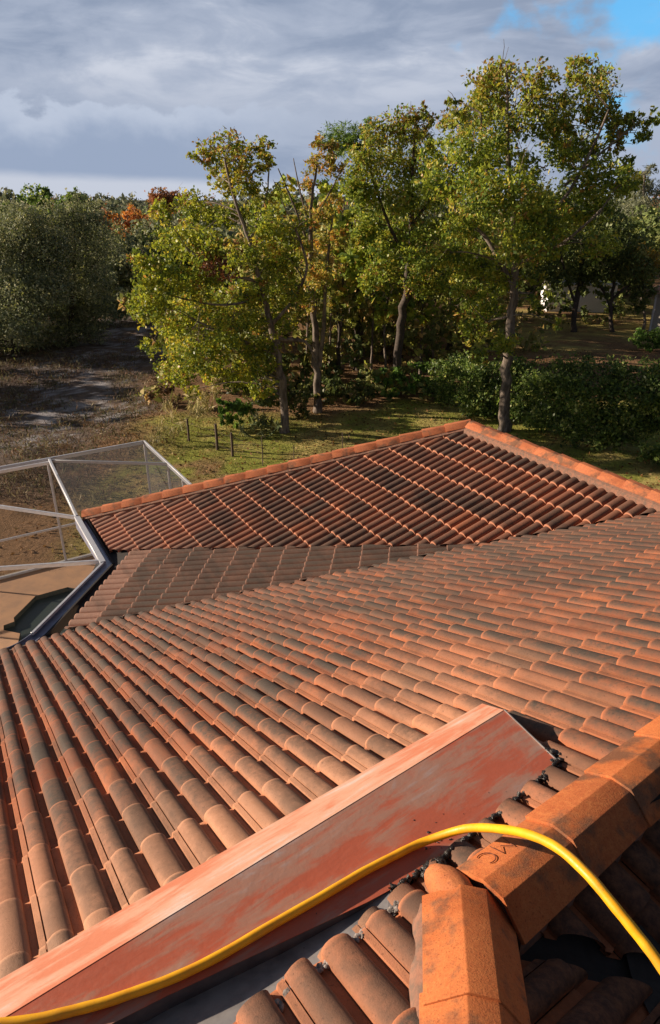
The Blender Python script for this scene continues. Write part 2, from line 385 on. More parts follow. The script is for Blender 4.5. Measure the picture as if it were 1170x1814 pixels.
def mixc(a, b, f): return tuple(x + (y - x) * f for x, y in zip(a, b))
def darker(c, f): return tuple(x * f for x in c)
LT0, LT1 = np.array([.818, 2.873]), np.array([-1.093, 1.390])         # back edge of the painted cricket
def dist_line(p, a, b):
    d = (b - a) / np.linalg.norm(b - a); return abs((p - a) @ np.array([-d[1], d[0]]))
def col_a(i, j, c):
    r = rnd(i, j, 7); q = rnd(i, j, 9); far = min(1, max(0, (math.hypot(*c) - 3.2) / 3.5))
    base = mixc((.30, .080, .034), (.45, .128, .048), r)
    base = mixc(base, (.175, .062, .040), far * .72)
    if q < .16 + .10 * far: base = mixc(base, (.105, .066, .048), .35 + .35 * rnd(i, j, 13))
    elif q > .88: base = mixc(base, (.50, .150, .058), .5)
    d = dist_line(c, LT0, LT1); left = 1 / (1 + math.exp((c[0] - .9) * 2.5))
    pale = max(0, 1 - d / 1.5) * left * .85
    base = darker(mixc(base, (.64, .36, .225), pale), .88)
    g = (.52 + .70 * rnd(i, j, 11) + .28 * far) * (1 - .60 * pale)
    return base, mixc(base, (.5, .2, .1), .3), min(1, g)
def col_b(i, j, c):
    r = rnd(i, j, 7); base = mixc((.155, .078, .057), (.225, .112, .08), r); e = float(c @ PLB.a)
    if e > 4.05: base = mixc(base, (.40, .23, .175), .8)
    return base, (.45, .26, .20), (.98 if e <= 4.05 else .45)  # real dirt, with crest grime pushed up to paint light-and-dark roll relief

def col_c(i, j, c):
    r = rnd(i, j, 7); q = rnd(i, j, 9); base = mixc((.165, .062, .040), (.29, .095, .050), r)
    if q < .30: base = mixc(base, (.080, .058, .048), .7)
    elif q > .84: base = mixc(base, (.30, .095, .042), .7)
    e = min(1, max(0, (-1.2 - c[0]) / 2.4)); base = mixc(base, (.42, .22, .16), e * .62)
    b = min(1, max(0, (c[0] - .5) / 3)); base = mixc(base, (.32, .10, .05), b * .32)
    return base, (.56, .25, .15), (.35 + .55 * rnd(i, j, 8)) * (1 - .6 * e)

house = thing('house', 'low house with terracotta tiled hip roofs, seen from its own upper roof', 'house', (0.5, 5.0, 0))
vAB, vBC, vAC = valley(PLA, PLB), valley(PLB, PLC), valley(PLA, PLC)
NEAR, FAR, MID = (0, 3), (0, 12), (-3.0, 8.3)
vED = valley(PLE, PLD); vED = vED if vED @ PLE.a > 0 else -vED
cAB, cAC = side(J, J + vAB, NEAR), side(J, J + vAC, NEAR)
W0, W1 = np.array([.447, 1.602]), np.array([1.516, 2.430])            # lower ridge seen at the right
V0, V1 = np.array([.314, 1.517]), np.array([.234, 1.029])             # hip that climbs towards the viewer
dW = (W1 - W0) / np.linalg.norm(W1 - W0); dV = (V1 - V0) / np.linalg.norm(V1 - V0)
qW = np.array([dW[1], -dW[0]]); qV = np.array([-dV[1], dV[0]])
T0 = LT0; T1 = np.array([.847, 2.589]); T2 = np.array([.995, 2.231]); FP = np.array([-.266, 1.159])
eA = (PLA.a * ((6.0256 - 2.66) / PLA.k), -PLA.a)
RTOP = PLA.a * 1.0
tiles('roof_slope', PLA, (-.5, 8.2), (-9, 13), [shift(cAB, -.02), shift(cAC, -.02), eA, shift(side(LT0, LT1, (0, 8)), -.06), shift(side(W0, W1, (0, 8)), -.04)], col_a, house, t0=.03, s0=.11, label='big sunlit roof slope of worn orange double roll tiles')
tiles('roof_slope', PLA, (-.5, 8.2), (-2, 9), [shift(side(LT0, LT1, (0, 0)), .06), side(T0 + (T2 - T0) * .0, T2, (3, 3)), shift(side(W0, W1, (0, 8)), -.04)], col_a, house, t0=.03, s0=.11)
div = (W0, np.array(PLA.b))
tiles('roof_slope', PLA, (-1.5, 3), (-2, 6), [side(T2, FP, (1, 1)), side(T0, T2, (-1, 3)), shift(side(W0, W1, (0, 8)), -.04), div], col_a, house, t0=.03, s0=.11)
tiles('roof_slope', PLA, (-2.2, 3), (-4, 4), [side(T2, FP, (1, 0)), (W0, -np.array(PLA.b)), shift(side(V0, V1, (-3, 1)), -.04)], col_a, house, t0=.03, s0=.11, label='short run of tiles below the painted cricket')
big = [o for o in house.children if o.name.startswith('roof_slope')]
bm = bmesh.new()
for o in big: bm.from_mesh(o.data)
bm.to_mesh(big[0].data); bm.free(); big[0].data.set_sharp_from_angle(angle=R(38))
for o in big[1:]: bpy.data.objects.remove(o)
eB = (PLB.a * ((3.4471 - 2.545) / PLB.k), -PLB.a)
tiles('roof_slope', PLB, (-6, 4.6), (-2, 12), [shift(side(J, J + vAB, MID), -.03), shift(side(J, J + vBC, MID), -.03), eB], col_b, house, t0=.05, s0=eB[0] @ PLB.a, prof=PROF_FULL, hh=H2, label='narrow darker grimy roof slope between two valleys')
eC = (PLC.a * ((1.8273 - 2.46) / PLC.k), -PLC.a)
hipn = side(APEX, CORNER, (0, 8)); ridgen = side(APEX, APEX - PLA.a, (0, 8))
tiles('roof_slope', PLC, (-9, -1), (1.5, 12), [shift(side(J, J + vBC, FAR), .01), shift(side(J, J + vAC, FAR), .01), shift(hipn, -.02), shift(ridgen, -.02), eC], col_c, house, t0=.02, s0=eC[0] @ PLC.a, prof=PROF_FULL, hh=H2, label='far wing roof slope of dark weathered tiles with bright tile noses')
tiles('roof_slope', PLE, (5.0, 13.2), (-3.5, 13), [side(APEX, CORNER, (0, 14)), side(APEX, APEX + vED, (-2, 14)), (CORNER, -PLE.a)], col_c, house)
tiles('roof_slope', PLD, (6.3, 12), (-13, -1), [side(APEX, APEX - PLA.a, (9, 9)), side(APEX, APEX + vED, (9, 6)), (APEX + PLD.a * 2.55, -PLD.a)], col_c, house)
# back sides of the near ridge and of the climbing hip (in shade)
PLG = Plane(135.8, .42654, 0); PLG.c = float(PLA.z(*(W0 + qW * .14))) - .055 + PLG.k * float((W0 + qW * .14) @ PLG.a)
PLH = Plane(50.0, .42654, 0); PLH.c = float(PLA.z(*(V0 + qV * .14))) - .060 + PLH.k * float((V0 + qV * .14) @ PLH.a)
vGH = valley(PLG, PLH); Jg = np.linalg.solve(np.array([PLG.a * PLG.k, PLH.a * PLH.k]) , np.array([PLG.c, PLH.c]) - 5.5)
if vGH[0] < 0: vGH = -vGH
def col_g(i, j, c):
    b, p, g = col_a(i, j, c); return mixc(b, (.030, .018, .015), .93), (.04, .024, .02), .06  # near-black tile colour paints extra shade onto these back slopes
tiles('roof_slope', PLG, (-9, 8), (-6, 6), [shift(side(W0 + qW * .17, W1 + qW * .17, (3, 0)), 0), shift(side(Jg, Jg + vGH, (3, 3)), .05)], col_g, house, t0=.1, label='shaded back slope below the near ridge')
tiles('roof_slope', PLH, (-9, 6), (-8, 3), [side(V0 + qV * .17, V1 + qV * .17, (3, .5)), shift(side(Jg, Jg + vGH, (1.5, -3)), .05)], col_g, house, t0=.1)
def sheet(name, pts, mat, parent, thick=.0):
    n = len(pts); P = [Vector(p) for p in pts]
    nn = sum(((P[(i + 1) % n] - P[0]).cross(P[(i + 2) % n] - P[0]) for i in range(n - 2)), Vector())
    if nn.z < 0: P = P[::-1]
    if thick == 0: return mesh_obj(name, P, [tuple(range(n))], mat, parent)
    V = P + [p - Vector((0, 0, thick)) for p in P]
    F = [tuple(range(n)), tuple(range(2 * n - 1, n - 1, -1))] + [(i, i + n, (i + 1) % n + n, (i + 1) % n) for i in range(n)]
    return mesh_obj(name, V, F, mat, parent)
# underlay beneath the tiles closes every gap
def deck(pl, pts, off=-.075): sheet('roof_underlay', [pl.pt(p[0], p[1], off) for p in pts], DECK_DARK, house)
eaveA = lambda t: PLA.a * ((6.0256 - 2.69) / PLA.k) + PLA.b * t
ab_end = J + vAB * (5.6 if vAB[0] < 0 else -5.6)
ac_far = J + vAC * (11 if vAC[0] > 0 else -11)
deck(PLA, [J, ab_end, eaveA(-9), PLA.a * -2 + PLA.b * -9, V0 + dV * 3.2, V0, W0 + dW * 14, ac_far])
bc_end = J + vBC * (6.0 if vBC[0] < 0 else -6.0)
deck(PLB, [J, J + vAB * (5.3 if vAB[0] < 0 else -5.3), bc_end])
rA = APEX - PLA.a * 3.9
deck(PLC, [J, bc_end, CORNER, APEX, rA, J + vAC * (3 if vAC[0] > 0 else -3)])
kED = 3.75 / float(vED @ PLE.a); deck(PLE, [CORNER, APEX, APEX + vED * kED])
kD = 2.5 / float(vED @ PLD.a); deck(PLD, [APEX, rA - PLA.a * 3, rA - PLA.a * 3 + PLD.a * 2.5, APEX + vED * kD])
deck(PLG, [W0 + qW * .1 - dW * .4, W0 + qW * .1 + dW * 9, W0 + qW * 5 + dW * 9, W0 + qW * 5])
deck(PLH, [V0 + qV * .1 - dV * .4, V0 + qV * .1 + dV * 3, V0 + qV * 4 + dV * 3, V0 + qV * 4 - dV * 1])
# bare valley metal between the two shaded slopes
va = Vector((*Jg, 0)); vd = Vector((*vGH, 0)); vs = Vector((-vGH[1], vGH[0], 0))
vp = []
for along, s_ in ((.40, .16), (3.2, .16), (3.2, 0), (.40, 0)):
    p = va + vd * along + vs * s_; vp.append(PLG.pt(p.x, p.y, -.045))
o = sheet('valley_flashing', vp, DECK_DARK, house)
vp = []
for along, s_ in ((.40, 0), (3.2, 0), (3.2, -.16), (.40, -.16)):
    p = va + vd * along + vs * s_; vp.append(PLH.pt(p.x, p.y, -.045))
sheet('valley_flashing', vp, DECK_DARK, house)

# ---------------------------------------------------------------- ridge and hip caps
profF = [(0, .02), (.085, .10), (.165, .10), (.25, .02)]
def caps(line_p, line_q, out, prof, length, n, seed, parent, overlap_uphill=True, base=None, mortar=True, tilt=.016):
    """row of three-sided ridge tiles from line_p to line_q (3D), out = horizontal unit vector across"""
    p, q = Vector(line_p), Vector(line_q); d = (q - p).normalized(); w = Vector((out[0], out[1], 0)); up = w.cross(d); up = up if up.z > 0 else -up
    res = []
    for k in range(n):
        a = p + d * (length * k - .02); b = p + d * (length * (k + 1) + .03)
        ja, jb = [Vector(((rnd(seed, k, e) - .5) * .006, (rnd(seed, k, e + 3) - .5) * .006, (rnd(seed, k, e + 6) - .5) * .005)) for e in (1, 2)]
        V = []
        for (c, jit, lift, sc) in ((a, ja, tilt, 1.035), (b, jb, 0.0, .985)):
            mid = sum(x for x, _ in prof) / len(prof)
            outer = [c + jit + w * (mid + (x - mid) * sc) + up * (z * sc + lift) for x, z in prof]
            inner = [c + jit + w * (mid + (x - mid) * sc * .93) + up * (z * sc + lift - .017) for x, z in prof]
            V += outer + inner
        m = len(prof); F = []
        for i in range(m - 1):
            F.append((i, i + 1, 2 * m + i + 1, 2 * m + i)); F.append((m + i + 1, m + i, 3 * m + i, 3 * m + i + 1))
            F.append((i + 1, i, m + i, m + i + 1)); F.append((2 * m + i, 2 * m + i + 1, 3 * m + i + 1, 3 * m + i))
        F.append((0, 2 * m, 3 * m, m)); F.append((m - 1, 2 * m - 1, 4 * m - 1, 3 * m - 1))
        o = bevelled('ridge_cap', V, F, CAP, parent, .0035, 2); res.append(o)
        col = mixc(base[0], base[1], rnd(seed, k, 20)); me = o.data
        ca = me.color_attributes.new('Col', 'FLOAT_COLOR', 'POINT'); ca.data.foreach_set('color', np.tile((*col, 1), len(me.vertices)))
    if mortar:
        e = p + d * (length * n)
        xs = [prof[0][0] + (.018 if prof is not profF else -.035), prof[1][0], prof[2][0], prof[3][0] - .018]
        V = [c + w * x + up * z for c in (p, e) for x, z in ((xs[0], -.085), (xs[0], prof[0][1] - (.012 if prof is not profF else .022)), (xs[1], prof[1][1] - .03), (xs[2], prof[2][1] - .03), (xs[3], prof[3][1] - .012), (xs[3], -.16))]
        mesh_obj('mortar_bed', V, [(i, i + 1, i + 7, i + 6) for i in range(5)] + [(0, 1, 2, 3, 4, 5), (6, 7, 8, 9, 10, 11)], MORTAR, parent)
    return res
OR = ((.40, .110, .037), (.50, .148, .048))
profW = [(0, 0), (.108, .056), (.190, .056), (.290, -.038)]
w3 = Vector((*W0, 5.560 - .005)); w4 = Vector((*W1, 5.495 - .005)); wd = (w4 - w3).normalized()
wc = caps(w3 - wd * .0, w4, qW, profW, .385, 22, 3, house, base=OR, tilt=.010)
profV = [(0, 0), (.118, .060), (.200, .055), (.292, -.035)]
v3 = Vector((*V0, 5.562)); v4 = Vector((*V1, 5.722)); vd3 = (v4 - v3).normalized()
caps(v3 + vd3 * .03, v4, qV, profV, .40, 7, 5, house, base=OR, tilt=-.012)
# hip and ridge of the far wing
hp = Vector((*CORNER, PLC.z(*CORNER))); ha = Vector((*APEX, PLC.z(*APEX)))
hd = (ha - hp); hl = hd.length; hd.normalize(); ho = np.array([-hd.y, hd.x]); ho /= np.linalg.norm(ho)
FR = ((.31, .105, .055), (.42, .135, .065))
caps(hp + Vector((ho[0], ho[1], 0)) * -.12, ha, ho, profF, hl / 18, 18, 9, house, base=FR)
ro = np.array(PLD.a); ra = Vector((*APEX, PLC.z(*APEX))); rdir = Vector((-PLA.a[0], -PLA.a[1], 0))
caps(ra + Vector((*(ro * -.12), .0)) , ra + rdir * 3.8 + Vector((*(ro * -.12), 0)), ro, profF, .375, 10, 11, house, base=FR, tilt=.014)

# stamped letters on the first cap of the near ridge (read upside down from the viewer)
def letters():
    w = Vector((qW[0], qW[1], 0)); up = w.cross(wd); up = up if up.z > 0 else -up
    f = (w * .108 + up * .056).normalized(); nrm = wd.cross(f); nrm = nrm if nrm.z > 0 else -nrm
    org = w3 + wd * .035 + f * .056 + nrm * .0125
    P = lambda a, b: org + wd * a + f * b
    em = [(.105, -.034), (.098, .030), (.128, -.006), (.150, .034), (.172, -.030)]
    cc = [(.045 + .030 * math.cos(R(g)), .030 * math.sin(R(g)) * 1.15) for g in range(-120, 121, 20)]
    parts = [tube([P(*x) for x in s_], [.0017] * len(s_), 5) for s_ in (em, cc)]
    v, f_ = merge(parts); mesh_obj('lettering', v, f_, simple('stamped_shadow', (.15, .045, .022), .9), wc[0])
letters()
TREES=[
  ('oak_tree', 'tall oak on the right with pale straight trunk behind the roof ridge', 'olive', 6.33, 23.63, [[(6.33, -0.04, 0.226), (6.23, 1.5, 0.2), (6.15, 3.28, 0.175), (6.14, 4.77, 0.151), (6.07, 6.01, 0.129), (5.79, 7.52, 0.108), (5.47, 9.1, 0.069), (5.23, 11.01, 0.033)], [(6.13, 4.95, 0.094), (5.22, 6.35, 0.073), (4.33, 7.11, 0.054), (3.64, 8.0, 0.035)], [(6.07, 6.01, 0.092), (6.78, 7.02, 0.072), (7.52, 8.16, 0.053), (8.1, 10.0, 0.034)], [(5.82, 7.19, 0.072), (4.83, 8.48, 0.053), (4.52, 10.0, 0.034)], [(7.37, 8.0, 0.044), (8.27, 8.94, 0.035), (9.09, 9.7, 0.017)], [(6.07, 5.66, 0.074), (7.33, 6.35, 0.055), (8.18, 7.35, 0.036)], [(6.12, 4.03, 0.057), (5.48, 3.75, 0.038), (5.04, 3.28, 0.029)], [(6.17, 4.77, 0.057), (6.8, 4.77, 0.028)]], [(5.24, 11.18, 0.57), (4.82, 10.75, 0.6), (5.83, 10.73, 0.5), (6.71, 10.8, 0.4), (6.28, 11.15, 0.17), (7.87, 10.58, 0.71), (8.5, 10.15, 0.51), (7.3, 10.22, 0.58), (8.92, 9.67, 0.45), (9.36, 9.82, 0.27), (9.59, 9.85, 0.14), (9.19, 9.43, 0.31), (8.96, 9.22, 0.35), (9.15, 9.82, 0.31), (3.78, 10.32, 0.22), (4.01, 10.0, 0.27), (4.53, 9.85, 0.75), (5.61, 9.67, 0.79), (5.0, 10.29, 0.61), (6.7, 9.63, 0.45), (8.04, 9.32, 0.76), (8.76, 8.97, 0.45), (8.97, 8.48, 0.35), (4.22, 9.07, 0.73), (3.59, 8.71, 0.59), (3.13, 9.1, 0.28), (5.03, 8.6, 0.81), (5.92, 8.48, 0.53), (8.13, 8.24, 0.71), (8.63, 8.08, 0.5), (7.4, 8.94, 0.52), (5.38, 7.52, 0.9), (6.49, 7.19, 0.72), (7.86, 7.11, 0.69), (4.37, 7.76, 0.78), (4.83, 6.6, 0.77), (5.86, 6.35, 0.73), (6.87, 6.35, 0.55), (8.63, 7.35, 0.47), (3.9, 6.86, 0.54), (6.54, 6.04, 0.41), (6.9, 4.68, 0.34), (6.93, 5.22, 0.28), (5.44, 4.13, 0.65), (5.08, 3.51, 0.54), (5.83, 3.18, 0.47), (4.87, 3.05, 0.31), (6.12, 4.03, 0.31), (6.33, 5.48, 0.34), (5.14, 5.66, 0.56), (4.38, 5.48, 0.56), (7.18, 4.03, 0.19), (3.69, 6.01, 0.55), (4.63, 4.77, 0.45), (5.91, 5.13, 0.49), (6.28, 6.69, 0.62), (7.35, 6.18, 0.55), (8.15, 6.35, 0.48), (9.05, 8.0, 0.32), (3.11, 8.0, 0.53), (3.9, 8.0, 0.6), (7.13, 9.63, 0.41), (6.1, 10.29, 0.34)], 0.15, 1.15, None, 1, 0.8),
  ('oak_tree', 'leaning forked yellow green oak at the lawn edge, leafy nearly to the ground', 'yellow', -1.63, 23.43, [[(-1.63, -0.06, 0.184), (-1.65, 1.35, 0.159), (-1.77, 2.74, 0.136), (-2.0, 3.88, 0.124), (-2.29, 5.15, 0.093), (-2.59, 6.44, 0.073), (-2.97, 7.52, 0.053), (-3.24, 8.78, 0.035)], [(-1.96, 3.79, 0.076), (-1.22, 4.61, 0.056), (-0.74, 5.67, 0.046), (-1.08, 6.86, 0.036)], [(-2.29, 5.15, 0.065), (-3.42, 5.5, 0.055), (-4.47, 6.19, 0.036)], [(-1.77, 2.74, 0.058), (-3.17, 3.32, 0.048), (-4.47, 3.88, 0.038)], [(-2.6, 6.36, 0.055), (-2.04, 7.68, 0.035), (-1.91, 8.78, 0.021)], [(-1.89, 3.32, 0.077), (-0.87, 3.13, 0.058), (-0.49, 2.35, 0.039)], [(-2.16, 4.61, 0.056), (-3.86, 4.43, 0.038), (-5.52, 4.79, 0.028)]], [(-3.26, 9.21, 0.55), (-3.69, 8.81, 0.45), (-2.9, 8.62, 0.52), (-2.16, 9.02, 0.38), (-1.91, 8.66, 0.35), (-3.42, 8.12, 0.53), (-3.92, 8.47, 0.23), (-2.55, 8.0, 0.42), (-4.55, 7.32, 0.61), (-5.09, 7.22, 0.36), (-4.03, 7.06, 0.54), (-3.27, 7.19, 0.43), (-2.04, 7.68, 0.39, 0.5), (-1.46, 8.0, 0.28, 0.4), (-5.36, 6.36, 0.62), (-4.63, 6.36, 0.65), (-3.88, 6.19, 0.62), (-5.87, 5.88, 0.44), (-6.2, 5.36, 0.3), (-5.28, 5.36, 0.7), (-4.37, 5.15, 0.71), (-3.36, 5.81, 0.62, 1, 'red'), (-2.65, 6.02, 0.51), (-1.72, 6.53, 0.65), (-1.14, 6.53, 0.51), (-1.93, 5.67, 0.63), (-1.2, 5.67, 0.48), (-2.53, 4.79, 0.52), (-3.49, 4.43, 0.68), (-4.65, 4.06, 0.8), (-5.75, 4.43, 0.64), (-6.51, 4.34, 0.28), (-5.48, 3.32, 0.73), (-6.34, 2.9, 0.35), (-4.55, 2.93, 0.74), (-3.61, 3.13, 0.62), (-5.39, 2.25, 0.59), (-4.25, 1.76, 0.55), (-4.98, 1.35, 0.32), (-2.57, 3.88, 0.46), (-2.4, 2.55, 0.51, 1.2), (-2.27, 1.92, 0.39, 1.2), (-2.8, 3.09, 0.42), (-6.37, 4.79, 0.19), (-5.68, 5.06, 0.48), (-1.58, 5.15, 0.52), (-1.03, 4.79, 0.45), (-1.98, 4.43, 0.53), (-3.14, 3.88, 0.61), (-1.62, 3.88, 0.46), (-3.04, 2.15, 0.51), (-3.47, 1.56, 0.44), (-2.03, 3.13, 0.39), (-2.5, 7.19, 0.5), (-1.88, 7.03, 0.5)], 0.15, 1.0, None, 1, 0.8),
  ('oak_tree', 'slender half bare oak with orange tipped top right of the forked oak', 'thin', -0.51, 25.93, [[(-0.51, -0.05, 0.178), (-0.54, 2.0, 0.151), (-0.56, 4.09, 0.125), (-0.67, 5.85, 0.101), (-0.65, 7.32, 0.059), (-0.44, 8.73, 0.038)], [(-0.41, 1.79, 0.108), (-0.21, 3.68, 0.084), (-0.14, 5.27, 0.061), (0.1, 7.14, 0.04)], [(-0.67, 5.85, 0.051), (-1.28, 7.5, 0.039), (-1.74, 8.56, 0.019)], [(-0.66, 6.78, 0.04), (0.1, 8.03, 0.029), (0.48, 8.73, 0.019)], [(-0.64, 6.41, 0.04), (-1.07, 8.03, 0.027), (-1.25, 8.9, 0.015)]], [(-0.19, 9.14, 0.38), (-0.48, 8.64, 0.39, 0.7), (-0.78, 8.12, 0.35, 0.6), (0.13, 8.59, 0.39, 0.7), (-1.29, 6.87, 0.32, 0.7), (-0.49, 7.14, 0.51, 0.7), (0.1, 7.54, 0.39, 0.6), (-0.91, 6.03, 0.44, 0.8), (-0.26, 6.22, 0.48, 0.8), (0.34, 6.45, 0.4, 0.7), (-0.51, 5.17, 0.53, 0.8), (0.31, 5.27, 0.33, 0.6), (-1.3, 4.88, 0.41, 0.8), (-0.83, 4.09, 0.38, 0.6), (0.1, 4.29, 0.33, 0.5)], 0.14, 1.35, None, 1, 0.8),
  ('oak_tree', 'broad olive oak between the pine and the tall oak, trunk wrapped in dry vine', 'olive', 2.92, 29.41, [[(2.92, -0.05, 0.224), (2.94, 1.73, 0.195), (3.07, 3.15, 0.191), (3.22, 4.95, 0.162), (3.28, 6.66, 0.113), (3.22, 8.68, 0.066), (3.2, 10.2, 0.032)], [(3.26, 5.17, 0.092), (2.37, 6.66, 0.068), (1.65, 8.28, 0.044)], [(3.28, 6.66, 0.09), (4.1, 7.89, 0.066), (4.36, 8.87, 0.044)], [(3.26, 6.03, 0.068), (3.95, 6.66, 0.045), (4.6, 7.07, 0.034)]], [(3.2, 10.28, 0.55), (2.51, 9.98, 0.69), (1.66, 9.73, 0.56), (3.65, 9.79, 0.47), (4.07, 10.31, 0.21), (3.33, 10.66, 0.17), (1.24, 8.87, 0.7), (2.29, 8.91, 0.92), (3.39, 8.72, 0.83), (1.66, 7.85, 0.8), (3.0, 7.69, 0.84), (4.22, 7.69, 0.71), (1.47, 6.7, 0.63), (2.6, 6.49, 0.82), (3.75, 6.28, 0.77), (4.59, 6.66, 0.63), (2.18, 5.65, 0.69), (3.34, 5.43, 0.64), (1.61, 5.43, 0.41), (4.49, 5.39, 0.51), (1.22, 7.89, 0.49), (1.92, 4.95, 0.6), (2.68, 4.73, 0.6), (3.73, 4.51, 0.7), (4.67, 4.51, 0.65), (1.25, 6.24, 0.5), (0.77, 8.09, 0.44), (1.52, 4.51, 0.42)], 0.16, 1.15, None, 1, 0.8),
  ('pine_tree', 'tall dark trunked pine with tufted green top rising behind the oaks', 'pine', 1.39, 33.21, [[(1.39, -0.14, 0.278), (1.41, 2.04, 0.244), (1.44, 4.6, 0.223), (1.42, 7.0, 0.177), (1.26, 8.81, 0.124), (0.85, 10.0, 0.073)], [(1.41, 6.06, 0.077), (0.63, 7.0, 0.051), (0.25, 7.92, 0.038)], [(1.41, 7.46, 0.076), (2.0, 8.14, 0.05), (1.73, 8.81, 0.049)], [(1.32, 8.37, 0.075), (0.62, 8.03, 0.055), (0.45, 7.46, 0.038)], [(1.42, 5.58, 0.065), (2.05, 6.06, 0.039), (2.42, 6.53, 0.026)]], [(0.36, 10.05, 0.66), (1.24, 10.11, 0.58), (-0.12, 9.81, 0.34), (1.69, 10.36, 0.39), (0.76, 9.73, 0.49), (1.34, 9.64, 0.44), (0.24, 9.64, 0.34), (1.4, 6.65, 0.56, 0.35, 'red'), (1.03, 6.06, 0.51, 0.3, 'red'), (1.8, 5.82, 0.41, 0.3, 'red')], 0.17, 1.2, None, 1, 0.8),
  ('dead_tree', 'thin leafless grey sapling standing just left of the pine trunk', 'thin', 0.58, 33.21, [[(0.58, -0.06, 0.097), (0.54, 1.77, 0.082), (0.61, 3.85, 0.066), (0.54, 5.82, 0.052), (0.63, 7.69, 0.025)], [(0.56, 3.6, 0.04), (0.0, 4.6, 0.026), (-0.26, 5.58, 0.018)], [(0.58, 4.6, 0.039), (1.17, 5.34, 0.026), (1.41, 6.06, 0.018)], [(0.55, 1.51, 0.055), (0.19, 2.57, 0.035), (0.0, 3.34, 0.021)], [(0.57, 5.34, 0.031), (0.13, 6.3, 0.02)]], [(0.4, 2.57, 0.43, 0.25), (0.71, 4.1, 0.32, 0.25)], 0.13, 0.6, None, 1, 0.8),
  ('dead_tree', 'leaning bare sapling between the pine and the vine wrapped oak', 'thin', 2.66, 35.13, [[(2.66, -0.06, 0.102), (2.77, 2.0, 0.086), (2.98, 3.9, 0.07), (3.14, 5.46, 0.041)], [(2.81, 2.55, 0.043), (2.39, 3.36, 0.028), (2.08, 4.16, 0.019)], [(2.94, 3.63, 0.039), (3.35, 4.43, 0.022)]], [(2.9, 4.69, 0.39, 0.3)], 0.13, 0.6, None, 1, 0.8),
  ('dead_tree', 'short pale forked snag among the vines left of the pine base', 'thin', 0.37, 31.7, [[(0.37, 0.0, 0.107), (0.39, 1.27, 0.092), (0.44, 2.3, 0.065), (0.28, 3.17, 0.038)], [(0.42, 2.04, 0.052), (0.64, 2.92, 0.031)]], [(0.47, 1.53, 0.31, 0.3)], 0.13, 0.6, None, 1, 0.8),
  ('sapling_tree', 'thin bare sapling trunk among the woodland behind the lawn', 'thin', -1.17, 33.21, [[(-1.17, -0.06, 0.072), (-1.07, 2.44, 0.057), (-1.0, 4.17, 0.04), (-0.88, 5.82, 0.021)], [(-1.03, 3.31, 0.032), (-0.7, 4.45, 0.021), (-0.49, 5.09, 0.013)], [(-1.0, 3.88, 0.029), (-1.3, 5.0, 0.018)]], [(-0.88, 5.63, 0.26, 0.4), (-0.54, 5.0, 0.23, 0.4)], 0.13, 0.6, 'bare saplings in the woodland', 1, 0.8),
  ('sapling_tree', 'thin bare sapling trunk among the woodland behind the lawn', 'thin', 1.05, 34.08, [[(1.05, -0.06, 0.074), (0.98, 1.98, 0.058), (0.93, 3.4, 0.041), (0.83, 4.78, 0.021)], [(0.95, 2.7, 0.033), (1.27, 3.64, 0.022), (1.48, 4.01, 0.014)], [(0.93, 3.17, 0.03), (0.59, 4.1, 0.019)]], [(0.83, 4.57, 0.27, 0.4), (1.42, 3.91, 0.24, 0.4)], 0.13, 0.6, 'bare saplings in the woodland', 1, 0.8),
  ('sapling_tree', 'thin bare sapling trunk among the woodland behind the lawn', 'thin', 1.97, 32.62, [[(1.97, -0.06, 0.071), (2.01, 1.72, 0.056), (2.03, 2.96, 0.039), (2.12, 4.17, 0.021)], [(2.02, 2.35, 0.032), (2.31, 3.17, 0.021), (2.51, 3.42, 0.013)], [(2.03, 2.76, 0.029), (1.7, 3.57, 0.018)]], [(2.13, 3.97, 0.26, 0.4), (2.46, 3.32, 0.24, 0.4)], 0.13, 0.6, 'bare saplings in the woodland', 1, 0.8),
  ('sapling_tree', 'thin bare sapling trunk among the woodland behind the lawn', 'thin', 2.61, 31.7, [[(2.61, -0.05, 0.069), (2.5, 2.22, 0.054), (2.43, 3.81, 0.038), (2.33, 5.33, 0.02)], [(2.47, 3.03, 0.031), (2.74, 4.07, 0.02), (2.91, 4.62, 0.013)], [(2.44, 3.55, 0.028), (2.1, 4.58, 0.018)]], [(2.34, 5.14, 0.25, 0.4), (2.87, 4.53, 0.23, 0.4)], 0.13, 0.6, 'bare saplings in the woodland', 1, 0.8),
  ('sapling_tree', 'thin bare sapling trunk among the woodland behind the lawn', 'thin', 4.35, 32.39, [[(4.35, -0.05, 0.071), (4.31, 1.73, 0.056), (4.28, 2.98, 0.039), (4.32, 4.19, 0.021)], [(4.3, 2.36, 0.032), (4.56, 3.19, 0.021), (4.76, 3.45, 0.013)], [(4.3, 2.78, 0.029), (3.94, 3.59, 0.018)]], [(4.33, 4.0, 0.26, 0.4), (4.71, 3.35, 0.23, 0.4)], 0.13, 0.6, 'bare saplings in the woodland', 1, 0.8),
  ('sapling_tree', 'thin bare sapling trunk among the woodland behind the lawn', 'thin', 5.18, 33.83, [[(5.18, -0.06, 0.074), (4.97, 1.88, 0.058), (4.83, 3.24, 0.041), (4.61, 4.55, 0.021)], [(4.9, 2.57, 0.033), (5.17, 3.46, 0.022), (5.36, 3.78, 0.013)], [(4.84, 3.01, 0.03), (4.47, 3.9, 0.019)]], [(4.63, 4.34, 0.27, 0.4), (5.31, 3.68, 0.24, 0.4)], 0.13, 0.6, 'bare saplings in the woodland', 1, 0.8),
